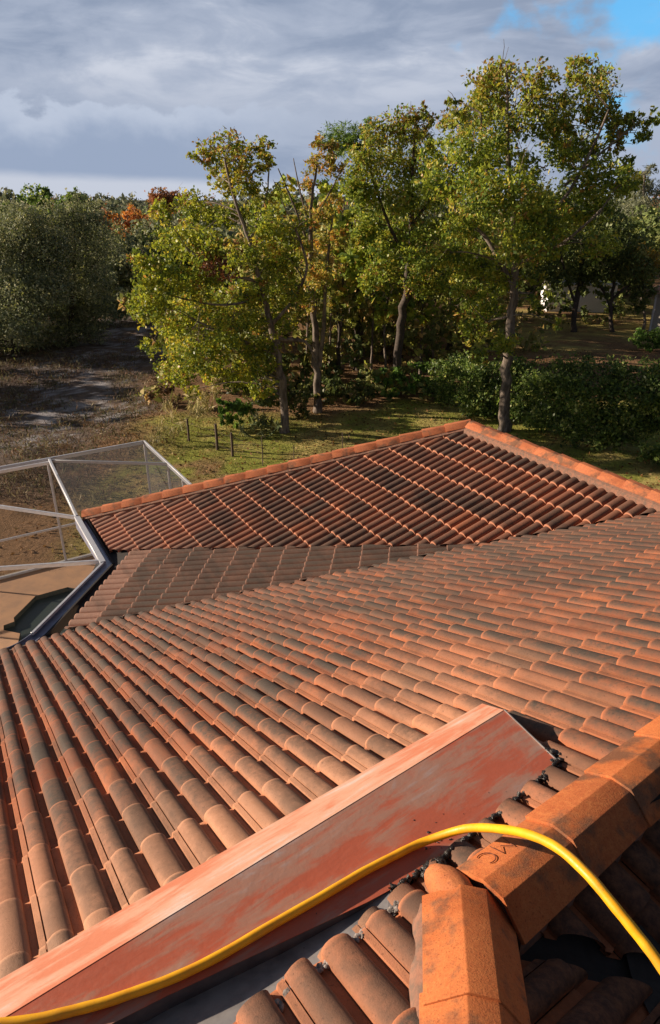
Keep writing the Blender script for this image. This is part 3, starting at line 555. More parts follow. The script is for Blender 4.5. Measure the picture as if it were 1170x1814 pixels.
  ('sapling_tree', 'thin bare sapling trunk among the woodland behind the lawn', 'thin', -0.03, 32.62, [[(-0.03, -0.06, 0.071), (0.02, 1.51, 0.056), (0.05, 2.61, 0.04), (0.13, 3.67, 0.021)], [(0.04, 2.06, 0.032), (0.35, 2.79, 0.021), (0.56, 2.91, 0.013)], [(0.05, 2.43, 0.029), (-0.26, 3.14, 0.018)]], [(0.13, 3.47, 0.26, 0.4), (0.51, 2.81, 0.24, 0.4)], 0.13, 0.6, 'bare saplings in the woodland', 1, 0.8),
  ('vine_thicket', 'tan dry vine thicket heaped round the oak trunk right of the pine', 'vine', 3.72, 35.13, [[(3.72, -0.06, 0.059), (3.61, 2.27, 0.043)]], [(3.66, 3.09, 0.56), (3.5, 2.27, 0.74), (3.31, 1.38, 0.75), (3.05, 0.64, 0.64), (3.82, 3.9, 0.39), (3.76, 0.87, 0.64)], 0.12, 1.1, None, 1, 0.8),
  ('oak_tree', 'dark leaning tree behind the hedge with forked trunk in shade', 'dark', 6.65, 37.7, [[(6.65, -0.09, 0.219), (6.73, 1.28, 0.215), (7.04, 2.76, 0.181), (7.61, 3.91, 0.149), (7.77, 5.3, 0.088)], [(6.73, 1.28, 0.154), (6.5, 2.76, 0.121), (6.07, 4.47, 0.089), (6.12, 5.84, 0.058)]], [(6.31, 5.3, 1.06), (7.51, 5.03, 1.06), (5.48, 4.47, 0.89), (6.13, 3.62, 0.78), (7.93, 3.62, 0.78), (5.25, 3.34, 0.6), (7.12, 6.11, 1.05), (8.77, 4.19, 0.77)], 0.19, 0.9, None, 1, 0.8),
  ('oak_tree', 'dark shaded tree at the far side of the yard behind the tall oak', 'dark', 15.39, 43.64, [[(15.39, -0.07, 0.179), (15.27, 1.65, 0.176), (15.31, 3.65, 0.138), (14.92, 6.18, 0.067)], [(15.27, 1.65, 0.105), (14.33, 3.32, 0.069), (13.58, 4.93, 0.051)], [(15.32, 2.66, 0.104), (16.29, 3.97, 0.069)]], [(14.02, 5.4, 1.35), (15.75, 5.18, 1.35), (13.02, 4.03, 1.03), (15.6, 3.97, 1.1), (13.69, 7.7, 1.06), (16.4, 6.34, 1.2), (15.67, 7.7, 0.99), (13.81, 3.32, 0.76), (12.11, 5.87, 1.01), (15.41, 2.99, 0.62), (12.41, 7.4, 0.99)], 0.24, 1.1, None, 1, 0.8),
  ('oak_tree', 'dark low tree beside the neighbour house wall at the right edge', 'dark', 17.85, 43.64, [[(17.85, -0.07, 0.143), (17.5, 1.31, 0.123), (17.42, 2.99, 0.104)], [(17.51, 1.48, 0.088), (16.65, 2.83, 0.069)], [(17.49, 1.99, 0.087), (18.33, 3.16, 0.069)]], [(17.32, 3.97, 1.17), (16.34, 3.65, 0.89), (18.41, 3.65, 1.1), (16.81, 4.93, 1.02), (19.46, 2.66, 0.76), (17.83, 4.93, 0.95), (16.91, 2.33, 0.49), (18.11, 1.48, 0.56), (19.13, 1.65, 0.63)], 0.24, 1.1, None, 1, 0.8),
  ('cedar_tree', 'feathery grey green tree against the sky at the right edge', 'grey', 25.36, 56.0, [[(25.36, -1.9, 0.228), (24.42, 2.51, 0.177), (23.72, 6.55, 0.128), (23.28, 9.23, 0.063)]], [(23.53, 9.23, 0.67), (23.17, 8.29, 1.01), (24.19, 8.48, 0.93), (22.41, 7.14, 1.02), (24.08, 6.87, 1.45), (21.97, 5.57, 1.03), (23.56, 5.17, 1.47), (25.24, 4.97, 1.39), (22.66, 4.16, 1.22), (24.17, 9.61, 0.5)], 0.26, 1.3, None, 1, 0.8),
  ('small_maple_tree', 'small golden leaved tree at the right edge below the grey green tree', 'gold', 19.96, 44.0, [[(19.96, 0.32, 0.09), (19.51, 2.28, 0.07), (19.06, 4.26, 0.034)]], [(18.9, 4.52, 0.76), (19.66, 4.2, 0.69), (18.7, 3.78, 0.55), (19.46, 3.45, 0.56)], 0.2, 0.9, None, 1, 0.8),
  ('live_oak', 'wide grey green tree at the left edge overhanging the dry pond', 'greygreen', -17.99, 38.73, [[(-17.99, -0.46, 0.193), (-17.41, 1.72, 0.157), (-16.64, 4.1, 0.122), (-16.06, 6.35, 0.059)], [(-17.41, 1.72, 0.125), (-18.29, 3.51, 0.092)], [(-17.2, 2.33, 0.125), (-15.42, 4.1, 0.092)]], [(-16.81, 6.35, 1.19), (-15.59, 6.48, 1.07), (-18.11, 5.8, 1.2), (-16.78, 4.95, 1.39), (-15.07, 5.24, 1.21), (-18.54, 3.81, 1.41), (-16.81, 3.22, 1.42), (-15.27, 3.22, 1.23), (-18.35, 1.72, 1.44), (-16.52, 1.42, 1.26), (-17.97, 0.49, 1.08), (-19.6, 1.72, 1.44), (-14.76, 4.38, 0.91), (-19.62, 0.17, 1.08), (-17.04, 0.33, 0.83), (-19.2, 4.95, 1.21), (-20.27, 2.92, 1.42), (-21.07, 0.8, 1.27)], 0.19, 1.25, None, 1, 0.8),
  ('live_oak', 'dusky tree with bare twiggy top, second from the left by the dry pond', 'greygreen', -15.69, 41.34, [[(-15.69, -0.47, 0.171), (-15.2, 1.97, 0.15), (-14.62, 4.77, 0.113), (-14.31, 7.13, 0.047)], [(-15.1, 2.61, 0.099), (-13.64, 4.16, 0.065)], [(-15.15, 2.29, 0.099), (-15.87, 4.47, 0.065)], [(-14.56, 5.37, 0.048), (-14.94, 7.13, 0.025)], [(-14.51, 5.67, 0.048), (-13.5, 7.27, 0.025)]], [(-14.3, 7.19, 0.82), (-15.33, 6.7, 0.88), (-13.45, 6.55, 0.95), (-14.7, 5.67, 1.21), (-13.35, 5.07, 1.16), (-15.76, 5.07, 0.97), (-14.83, 3.86, 1.37), (-13.45, 3.24, 1.12), (-15.8, 1.97, 1.26), (-14.37, 1.48, 1.2), (-15.73, 0.34, 1.01), (-14.21, 0.34, 0.81), (-13.88, 7.84, 0.37, 0.5)], 0.18, 1.15, None, 1, 0.8),
  ('live_oak', 'dark round shrubby tree where the pond bank meets the orange tree', 'greygreen', -16.59, 54.14, [[(-16.59, -0.13, 0.175), (-16.33, 1.87, 0.15), (-16.16, 4.67, 0.084)]], [(-16.32, 5.06, 1.17), (-15.64, 3.88, 1.27), (-16.96, 3.48, 1.19), (-15.37, 2.68, 1.2), (-16.78, 1.66, 1.29), (-15.33, 1.25, 0.95), (-17.66, 0.63, 1.04), (-16.33, 0.21, 0.87), (-17.58, 5.06, 1.0), (-14.6, 3.68, 0.85)], 0.22, 1.2, None, 1, 0.8),
  ('pine_tree', 'bright green broad crowned tree on the skyline at far left', 'green', -28.33, 66.0, [[(-28.33, 0.35, 0.157), (-27.55, 4.49, 0.128), (-26.88, 7.28, 0.075)]], [(-27.79, 7.18, 0.9), (-26.44, 7.73, 1.0), (-25.15, 7.96, 0.7), (-28.89, 6.73, 0.9), (-26.09, 6.91, 1.0), (-27.49, 6.13, 1.21), (-25.06, 7.05, 0.7), (-29.76, 6.13, 0.81)], 0.34, 1.2, None, 1, 0.8),
  ('oak_tree', 'pale green tree on the skyline behind the dusky pond tree', 'green', -25.63, 72.0, [[(-25.63, 0.5, 0.171), (-24.89, 5.23, 0.111), (-24.49, 7.74, 0.054)]], [(-24.72, 7.98, 0.76), (-23.96, 7.64, 0.87), (-25.82, 7.24, 0.76), (-24.63, 6.84, 1.09), (-23.24, 6.99, 0.66)], 0.34, 1.1, None, 1, 0.8),
  ('maple_tree', 'bright orange autumn tree at the end of the dry pond', 'orange', -19.04, 68.0, [[(-19.04, 2.17, 0.16), (-18.83, 3.91, 0.132), (-18.66, 6.08, 0.078)]], [(-19.77, 5.94, 0.78), (-18.68, 6.32, 0.83), (-17.67, 6.13, 0.83), (-19.34, 5.27, 0.84), (-18.04, 5.17, 0.84), (-17.06, 5.56, 0.63), (-20.37, 5.36, 0.52), (-18.77, 4.39, 0.74)], 0.3, 1.2, None, 1, 0.8),
  ('maple_tree', 'rust red tree on the skyline above the forked oak', 'rust', -19.92, 88.0, [[(-19.92, 1.52, 0.206), (-19.6, 4.69, 0.135), (-19.09, 7.76, 0.067)]], [(-19.62, 7.76, 1.2), (-18.28, 7.88, 1.06), (-20.67, 7.27, 0.93), (-17.34, 7.27, 0.8), (-19.41, 6.54, 1.34), (-16.38, 6.79, 0.8), (-21.57, 5.19, 1.08, 1, 'orange')], 0.38, 1.2, None, 1, 0.8),
  ('oak_tree', 'mid green tree between the orange tree and the forked oak', 'greygreen', -14.47, 58.0, [[(-14.47, 2.54, 0.137), (-14.21, 4.87, 0.09)]], [(-14.28, 5.49, 0.98), (-13.36, 5.7, 0.89), (-14.84, 4.46, 1.08), (-13.49, 4.46, 1.08), (-14.29, 3.4, 1.0), (-15.27, 2.76, 0.73), (-15.52, 4.46, 0.72)], 0.3, 1.2, None, 1, 0.8),
  ('hedge_shrub', 'glossy dark evergreen hedge shrub at the left end of the hedge beside bare soil', 'hedge', 4.86, 27.06, [], [(4.53, 1.42, 0.59), (4.92, 0.73, 0.82), (4.36, 0.57, 0.46), (5.31, 1.53, 0.54), (4.72, 0.38, 0.46)], 0.12, 1.2, 'evergreen shrubs of the boundary hedge', 1, 0.85),
  ('hedge_shrub', 'glossy dark evergreen hedge shrub just left of the tall oak trunk', 'hedge', 5.83, 25.54, [], [(5.57, 1.66, 0.64), (5.76, 0.79, 0.78), (5.35, 0.45, 0.52), (6.28, 0.34, 0.57), (6.08, 1.44, 0.56)], 0.12, 1.2, 'evergreen shrubs of the boundary hedge', 1, 0.85),
  ('hedge_shrub', 'glossy dark evergreen hedge shrub immediately right of the tall oak trunk', 'hedge', 7.3, 24.59, [], [(6.69, 1.99, 0.54), (7.12, 1.78, 0.62), (7.23, 0.94, 0.75), (6.73, 0.72, 0.5), (7.81, 0.5, 0.63), (6.56, 1.25, 0.5)], 0.12, 1.2, 'evergreen shrubs of the boundary hedge', 1, 0.85),
  ('hedge_shrub', 'glossy dark evergreen hedge shrub second to the right of the tall oak trunk', 'hedge', 8.07, 22.79, [], [(7.64, 2.3, 0.61), (7.85, 1.52, 0.78), (7.57, 0.72, 0.63), (8.39, 0.52, 0.55), (7.24, 1.72, 0.54)], 0.12, 1.2, 'evergreen shrubs of the boundary hedge', 1, 0.85),
  ('hedge_shrub', 'glossy dark evergreen hedge shrub in the middle of the right part, below the leafy yard', 'hedge', 8.8, 21.61, [], [(8.24, 2.58, 0.54), (8.45, 1.84, 0.81), (8.69, 0.93, 0.75), (8.09, 0.6, 0.49), (9.23, 0.5, 0.53), (7.87, 2.03, 0.48)], 0.12, 1.2, 'evergreen shrubs of the boundary hedge', 1, 0.85),
  ('hedge_shrub', 'glossy dark evergreen hedge shrub last big one before the right edge', 'hedge', 9.81, 21.16, [], [(9.23, 2.65, 0.53), (9.55, 1.87, 0.79), (9.63, 0.99, 0.73), (9.35, 0.45, 0.44), (8.87, 2.15, 0.47)], 0.12, 1.2, 'evergreen shrubs of the boundary hedge', 1, 0.85),
  ('hedge_shrub', 'glossy dark evergreen hedge shrub cut off by the right edge', 'hedge', 10.91, 20.78, [], [(10.11, 2.78, 0.52), (10.51, 2.06, 0.74), (10.87, 1.24, 0.79), (10.29, 0.96, 0.54), (11.34, 0.29, 0.55), (9.9, 2.06, 0.49)], 0.12, 1.2, 'evergreen shrubs of the boundary hedge', 1, 0.85),
  ('hedge_shrub', 'glossy dark evergreen hedge shrub low and small, on the lawn at the right end', 'hedge', 10.18, 19.96, [], [(9.93, 0.58, 0.32), (10.3, 0.49, 0.39), (9.8, 0.34, 0.21)], 0.12, 1.2, 'evergreen shrubs of the boundary hedge', 1, 0.85),
  ('yard_shrub', 'leafy green bush by the neighbour house wall', 'green2', 17.62, 37.7, [], [(17.18, 0.68, 0.5), (17.77, 0.83, 0.56), (17.56, 0.31, 0.44), (18.2, 0.52, 0.43)], 0.16, 1.2, None, 1, 0.85),
  ('elephant_ear_plant', 'big leaved bright green plant at the lawn edge left of the forked oak', 'green2', -3.49, 23.63, [], [(-3.65, 0.85, 0.36), (-3.25, 0.68, 0.41), (-3.87, 0.51, 0.29), (-2.95, 0.57, 0.33), (-3.47, 0.36, 0.29)], 0.26, 1.2, None, 1, 0.85),
  ('saw_palmetto', 'spiky pale green palmetto clump beside the forked oak trunk', 'palm', -2.48, 23.11, [], [(-2.66, 0.38, 0.32), (-2.26, 0.31, 0.36), (-3.01, 0.27, 0.2), (-1.94, 0.42, 0.24)], 0.3, 0.9, None, 1, 0.85),
  ('understory_shrub', 'dark broad shrub close behind the forked oak trunk', 'dark2', -1.73, 25.02, [], [(-1.38, 0.93, 0.51), (-1.07, 0.38, 0.39), (-2.03, 0.6, 0.47), (-2.45, 0.93, 0.43)], 0.18, 1.2, None, 1, 0.85),
  ('understory_shrub', 'bright green low palm bush below the vine wrapped oak', 'green2', 2.62, 27.92, [], [(2.05, 0.82, 0.42), (2.7, 0.91, 0.42), (2.48, 0.39, 0.38), (3.18, 0.63, 0.33)], 0.24, 1.2, None, 1, 0.85),
  ('understory_shrub', 'deep green bush left of the hedge end', 'green2', 3.89, 28.01, [], [(3.75, 1.2, 0.47), (3.91, 0.48, 0.43), (3.54, 0.72, 0.38)], 0.2, 1.2, None, 1, 0.85),
  ('understory_shrub', 'olive bush below the pine trunk', 'dark2', 0.86, 27.06, [], [(0.92, 0.61, 0.5), (0.34, 0.5, 0.41), (1.38, 0.38, 0.37)], 0.2, 1.2, None, 1, 0.85),
  ('understory_shrub', 'shaded bush at the slender oak base', 'dark2', -0.29, 26.24, [], [(0.0, 0.82, 0.44), (-0.89, 0.6, 0.36), (-0.22, 0.37, 0.36)], 0.2, 1.2, None, 1, 0.85),
  ('pampas_clump', 'tall tan seed headed grass clump at the pond bank', 'tan', -5.3, 23.43, [], [(-5.52, 0.9, 0.4), (-5.01, 1.05, 0.44), (-4.63, 0.74, 0.36), (-5.26, 0.49, 0.36), (-5.8, 0.53, 0.24)], 0.3, 0.8, None, 1, 0.85),
  ('pampas_clump', 'tan and olive grass bush between the pond bank and the forked oak', 'tan', -4.47, 24.59, [], [(-4.45, 1.04, 0.5), (-4.15, 1.47, 0.42), (-4.69, 0.72, 0.38)], 0.28, 0.8, None, 1, 0.85),
  ('pampas_clump', 'low pale grass clump nearest the screen enclosure', 'tan', -5.71, 21.89, [], [(-5.62, 0.5, 0.27), (-6.03, 0.3, 0.23), (-5.25, 0.36, 0.19)], 0.25, 0.7, None, 1, 0.85),
  ('bank_shrub', 'dark bush under the forked oak at the pond bank', 'dark2', -3.52, 25.54, [], [(-3.56, 1.23, 0.52), (-3.15, 0.79, 0.43), (-3.85, 1.66, 0.43)], 0.18, 1.2, None, 1, 0.85),
  ('bank_shrub', 'brown leafless bush at the bank left of the forked oak', 'brown', -6.89, 27.14, [], [(-6.76, 0.82, 0.5), (-7.24, 0.59, 0.37), (-6.34, 0.47, 0.41)], 0.16, 0.6, None, 1, 0.85),
]

# ---------------------------------------------------------------- painted metal cricket, tar, flashing
def zS(x, y): return 5.5878 - .0148 * x - .0721 * y
def cricket():
    e = lambda a, b, t: Vector(a) + (Vector(b) - Vector(a)) * t
    t1, tl = Vector((.847, 2.589, 5.389)), Vector((-.943, 1.146, 5.519)); tle = e(t1, tl, 1.45)
    b0, bl = Vector((.818, 2.873, 5.186)), Vector((-1.093, 1.390, 5.300)); ble = e(b0, bl, 1.45)
    t2 = Vector((.999, 2.228, zS(.999, 2.228)))
    front = [(.995, 2.231), (.834, 2.077), (.379, 1.695), (.206, 1.583), (.125, 1.535), (-.150, 1.392), (-.480, 1.222), (-.815, 1.03), (-1.5, .52)]
    drop = [.0, .0, .0, .004, .022, .055, .066, .085, .10]
    fr = [Vector((x, y, zS(x, y))) for x, y in front]
    o = sheet('roof_cricket', [t1, t2] + fr[1:] + [tle], PAINT, house, .004); o['label'] = 'red brown painted sheet metal cricket, patchy with bare primer'
    sheet('cricket_back_flashing', [t1 + Vector((0, 0, .0015)), b0, ble, tle + Vector((0, 0, .0015))], PAINT2, house, .004)
    lo = [p - Vector((0, 0, d + .002)) for p, d in zip(fr, drop)]
    n = len(fr); V = [p - Vector((0, 0, .002)) for p in fr] + lo
    mesh_obj('front_flashing', V[3:n] + V[n + 3:], [(i, i + 1, i + 1 + n - 3, i + n - 3) for i in range(n - 4)], simple('dark_flashing', (.085, .072, .078), .35, .3, 7, .5, (.16, .14, .14), .1), house)
    a, b = Vector((.221, 1.535)), Vector((-.266, 1.115)); d = (b - a).normalized()
    far = []
    for k in range(3, n):
        t = max(-.05, (Vector(front[k]) - a).dot(d)); p = a + d * t + Vector((.02, -.03)); far.append(PLA.pt(p.x, p.y, -.048))
    V = [p + Vector((0, 0, .001)) for p in lo[3:]] + far; m = n - 3
    mesh_obj('pan_flashing', V, [(i, i + 1, i + 1 + m, i + m) for i in range(m - 1)], GALV, house)
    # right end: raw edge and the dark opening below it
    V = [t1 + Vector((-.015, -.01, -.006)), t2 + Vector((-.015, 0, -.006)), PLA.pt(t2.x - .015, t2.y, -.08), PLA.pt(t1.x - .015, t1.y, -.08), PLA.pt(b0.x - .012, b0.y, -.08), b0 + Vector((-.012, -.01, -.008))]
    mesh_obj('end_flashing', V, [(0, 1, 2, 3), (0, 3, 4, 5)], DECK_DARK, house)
    v, f = bar(t1 + Vector((.001, 0, .001)), t2 + Vector((.001, 0, .001)), .004, .009); mesh_obj('drip_edge', v, f, GALV, house)
    # roofing cement squeezed along the seam
    rs = random.Random(4); V, F = [], []
    def blob(c, r):
        bm = bmesh.new(); bmesh.ops.create_icosphere(bm, subdivisions=2, radius=r)
        sx, sy = rs.uniform(.7, 1.9), rs.uniform(.7, 1.9)
        for q in bm.verts: q.co *= rs.uniform(.7, 1.15); q.co.z *= .6; q.co.x *= sx; q.co.y *= sy
        o = len(V); V.extend([q.co + c for q in bm.verts]); F.extend([tuple(x.index + o for x in q.verts) for q in bm.faces]); bm.free()
    path = [fr[0] + Vector((.03, .05, .0)), fr[0], fr[1], e(fr[1], fr[2], .5), fr[2], fr[3]]
    seg = [(path[i], path[i + 1]) for i in range(5)]
    for si, (p, q) in enumerate(seg):
        cnt = int((q - p).length / .016)
        for k in range(cnt):
            w = .75 if si in (1, 4) else (.35 if si == 3 else .55)
            if rs.random() > w: continue
            c = e(p, q, rs.random()) + Vector((rs.gauss(.006, .010), rs.gauss(-.004, .010), rs.uniform(.002, .024)))
            blob(c, rs.uniform(.003, .010))
    for si, (p, q_) in enumerate(seg):
        if si in (0,): continue
        pts = [e(p, q_, k / 30) + Vector((.004 + rs.gauss(0, .003), -.002 + rs.gauss(0, .004), .006 + rs.gauss(0, .004))) for k in range(31)]
        tv, tf = tube(pts, [rs.uniform(.004, .014) for _ in pts], 8); o_ = len(V); V.extend(tv); F.extend([tuple(i + o_ for i in f_) for f_ in tf])
    for k in range(26): blob(e(fr[2], fr[3], rs.uniform(0, .35)) + Vector((rs.uniform(-.0, .03), rs.uniform(-.03, .010), rs.uniform(.0, .03))), rs.uniform(.007, .017))
    for k in range(30): blob(Vector((1.0 + rs.gauss(0, .014), 2.26 + rs.gauss(0, .03), 0)) * 1.0 + Vector((0, 0, PLA.z(1.0, 2.26) - .02 + rs.uniform(-.01, .012))), rs.uniform(.006, .014))
    me = bpy.data.meshes.new('roof_cement'); me.from_pydata([tuple(v) for v in V], [], F); link('roof_cement', me, TAR, house, 80)
    V, F = [], []
    for k in range(16):                                     # crumbs of cement and leaf bits on the paint
        c = Vector((rs.gauss(.43, .05), rs.gauss(1.80, .045), 0)); c.z = zS(c.x, c.y) + .001; blob(c, rs.uniform(.0015, .004))
    for k in range(22):
        t = rs.random(); c = Vector((rs.uniform(-.2, .9), 0, 0)); c.y = 1.25 + .86 * c.x + rs.uniform(.05, .3); c.z = zS(c.x, c.y) + .001; blob(c, rs.uniform(.001, .003))
    me = bpy.data.meshes.new('cement_crumbs'); me.from_pydata([tuple(v) for v in V], [], F); o = link('cement_crumbs', me, TAR, house, 80); o['kind'] = 'stuff'
    # cement and mortar line where the lower tiles meet the pan
    V, F = [], []
    for k in range(150):
        t = rs.random(); p = a + d * (t * .64 - .03); c = PLA.pt(p.x + rs.gauss(.012, .008), p.y + rs.gauss(-.016, .008), -.036 + rs.uniform(-.004, .010)); blob(c, rs.uniform(.004, .010))
    me = bpy.data.meshes.new('mortar_line'); me.from_pydata([tuple(v) for v in V], [], F); link('mortar_line', me, simple('pale_mortar', (.30, .26, .24), .9, 0, 40, .6, (.03, .028, .025), .8), house, 80)['kind'] = 'stuff'
cricket()
# mortar closing the tile ends at the climbing hip
V, F = [], []
for k in range(12):
    t = k / 11 * 1.3 + .05; rs = random.Random(k); p = V0 + dV * t
    for off, h in ((-.026 - .012 * rs.random(), -.06), (-.022 - .010 * rs.random(), -.020), (-.010, .004), (.03, .008)):
        q = p + qV * off; V.append(PLA.pt(q[0], q[1], h + .008 * rs.random()))
for k in range(11):
    for i in range(3): F.append((k * 4 + i, k * 4 + i + 1, k * 4 + i + 5, k * 4 + i + 4))
me = bpy.data.meshes.new('mortar_bed'); me.from_pydata(V, [], F); link('mortar_bed', me, MORTAR, house, 60)

# rounded tile end set in mortar where the hip meets the ridge
bm = bmesh.new(); bmesh.ops.create_uvsphere(bm, u_segments=20, v_segments=12, radius=1)
rs = random.Random(2)
for v in bm.verts: v.co = Vector((v.co.x * .066, v.co.y * .125, v.co.z * .055)) * rs.uniform(.975, 1.025)
me = bpy.data.meshes.new('ridge_end_tile'); bm.to_mesh(me); bm.free(); me.transform(Matrix.Translation((.405, 1.535, 5.545)) @ Matrix.Rotation(R(28), 4, 'Z') @ Matrix.Rotation(R(-20), 4, 'X'))
me.color_attributes.new('Col', 'FLOAT_COLOR', 'POINT').data.foreach_set('color', np.tile((.50, .17, .07, 1), len(me.vertices)))
link('ridge_end_tile', me, CAP, house, 60)

# ---------------------------------------------------------------- walls, fascia, gutter
def eave_walls():
    wallp = [(-7.6, 4.0), (-4.15, 6.10), (-3.25, 6.75), (-2.95, 9.2), (-3.80, 10.75), (.30, 13.6), (3.1, 12.35), (5.3, 8.6), (9.5, 4.0), (5, -7), (-2, -8)]
    n = len(wallp); V = [Vector((x, y, 0)) for x, y in wallp] + [Vector((x, y, 2.28)) for x, y in wallp]
    mesh_obj('wall', V, [(i, (i + 1) % n, (i + 1) % n + n, i + n) for i in range(n)], STUCCO, house)
eave_walls()
GUT = catmull([(-7.6, 4.70, 2.46), (-5.6, 5.98, 2.46), (-4.45, 6.72, 2.46), (-3.98, 7.02, 2.46), (-3.80, 7.36, 2.46)], 6)[:-1] + [Vector(p) for p in ((-3.80, 7.36, 2.46), (-3.49, 9.20, 2.44), (-3.50, 9.32, 2.42), (-4.50, 10.98, 2.40))]
def sweep(path, prof, closed=True):
    V, F = [], []; n = len(path); m = len(prof)
    for i in range(n):
        d = (path[min(i + 1, n - 1)] - path[max(i - 1, 0)]); d.z = 0; d.normalize(); w = Vector((-d.y, d.x, 0))
        for x, z in prof: V.append(path[i] + w * x + Vector((0, 0, z)))
    for i in range(n - 1):
        for k in range(m if closed else m - 1):
            a, b = i * m + k, i * m + (k + 1) % m; F.append((a, b, b + m, a + m))
    if closed: F += [tuple(range(m))[::-1], tuple((n - 1) * m + k for k in range(m))]
    return V, F
v, f = sweep(GUT, [(.075, -.13), (.075, .055), (.065, .055), (.060, .015), (-.055, .015), (-.06, .03), (-.075, .03), (-.075, -.13)]); mesh_obj('gutter', v, f, NAVY, house, 35)
for i, (p, q) in enumerate((((-7.6, 4.60, 2.46), (-3.78, 7.0, 2.46)), ((-3.72, 7.2, 2.42), (-3.38, 9.2, 2.42)), ((-3.40, 9.30, 2.38), (-4.36, 10.95, 2.38)), ((-4.38, 11.0, 2.34), (.2, 13.78, 2.34)))):
    v, f = bar(p, q, .03, .16); mesh_obj('fascia', v, f, DECK_DARK, house)

# ---------------------------------------------------------------- pool enclosure
cage = thing('pool_enclosure', 'white aluminium screened pool cage attached to the house at the left', 'screen enclosure', (-6.1, 13.4, 0))
P1 = Vector((-4.27, 14.81, 2.57)); wdv = Vector((-.8387, -.5446, 0)); P2 = P1 + wdv * 2.114; PL = P1 + wdv * 7.6
G0, G1, G2 = Vector((-4.53, 10.97, 2.47)), Vector((-3.545, 9.27, 2.48)), Vector((-3.86, 7.30, 2.53)); E1 = Vector((-3.42, 13.39, 2.57)); E2 = Vector((-2.66, 12.12, 2.57))
B0 = P1 + Vector((-.01, .0, -2.53))
def member(name, p, q, w, h): 
    v, f = bar(p, q, w * .82, h * .82); return bevelled(name, v, f, ALU, cage, .004, 1)
dz = lambda p, z: Vector((p.x, p.y, z))
member('eave_beam', PL, P1 + wdv * .03, .05, .10); member('eave_beam', P1, E2, .05, .10)
member('roof_beam', PL + Vector((.12, -.10, -.02)), P2 + Vector((.10, -.12, -.02)), .05, .08)
member('roof_beam', P2 + Vector((.06, -.08, .01)), G0, .06, .11); member('roof_beam', P2 + Vector((.05, -.06, -.005)), E1, .05, .07)
member('roof_beam', G0 + Vector((0, 0, -.01)), G0 + Vector((-1.48, .45, 0)).normalized() * 4.6 + Vector((0, 0, -.01)), .05, .08)
member('roof_beam', G1 + Vector((-.06, .07, -.01)), G1 + Vector((-1.50, -.20, 0)).normalized() * 4.6, .05, .08)
member('gutter_beam', G0, G1, .11, .07); member('gutter_beam', G1, G2, .05, .05)
for p in (P1, P2 + wdv * .02, P2 + wdv * 2.1, P2 + wdv * 4.3, E1, E1 + (E2 - E1) * .62): member('post', dz(p, .05), dz(p, 2.53), .055, .055)
member('bottom_rail', dz(PL, .09), dz(P1, .09), .05, .06); member('bottom_rail', dz(P1, .09), dz(E2, .09), .05, .06)
member('chair_rail', dz(PL, .96), dz(P1, .96), .045, .055); member('chair_rail', dz(P1, .96), dz(E2, .96), .045, .055)
def screen_mat():
    m = NT('insect_screen'); tr = m.n('ShaderNodeBsdfTransparent'); df = m.n('ShaderNodeBsdfDiffuse'); df.inputs[0].default_value = (.10, .105, .115, 1)
    lw = m.n('ShaderNodeLayerWeight'); lw.inputs[0].default_value = .35; mx = m.n('ShaderNodeMixShader')
    m.L(m.ramp(lw.outputs['Facing'], 0, 1, .27, .43), mx.inputs[0]); m.L(tr.outputs[0], mx.inputs[1]); m.L(df.outputs[0], mx.inputs[2]); return m.done(mx.outputs[0])
SCR = screen_mat()
def screen(*p): mesh_obj('screen_panel', p, [tuple(range(len(p)))], SCR, cage)
for a, b in ((0, 2.134), (2.134, 4.214), (4.214, 6.414)):
    p, q = P1 + wdv * a, P1 + wdv * b
    screen(dz(p, .1), dz(q, .1), dz(q, .95), dz(p, .95)); screen(dz(p, .97), dz(q, .97), dz(q, 2.54), dz(p, 2.54))
screen(dz(P1, .1), dz(E1, .1), dz(E1, 2.54), dz(P1, 2.54)); screen(dz(E1, .1), dz(E2, .1), dz(E2, 2.54), dz(E1, 2.54))
screen(dz(P1, 2.60), dz(E1, 2.60), dz(P2, 2.60)); screen(dz(P2, 2.60), dz(E1, 2.60), dz(E2, 2.60), dz(G0, 2.57))

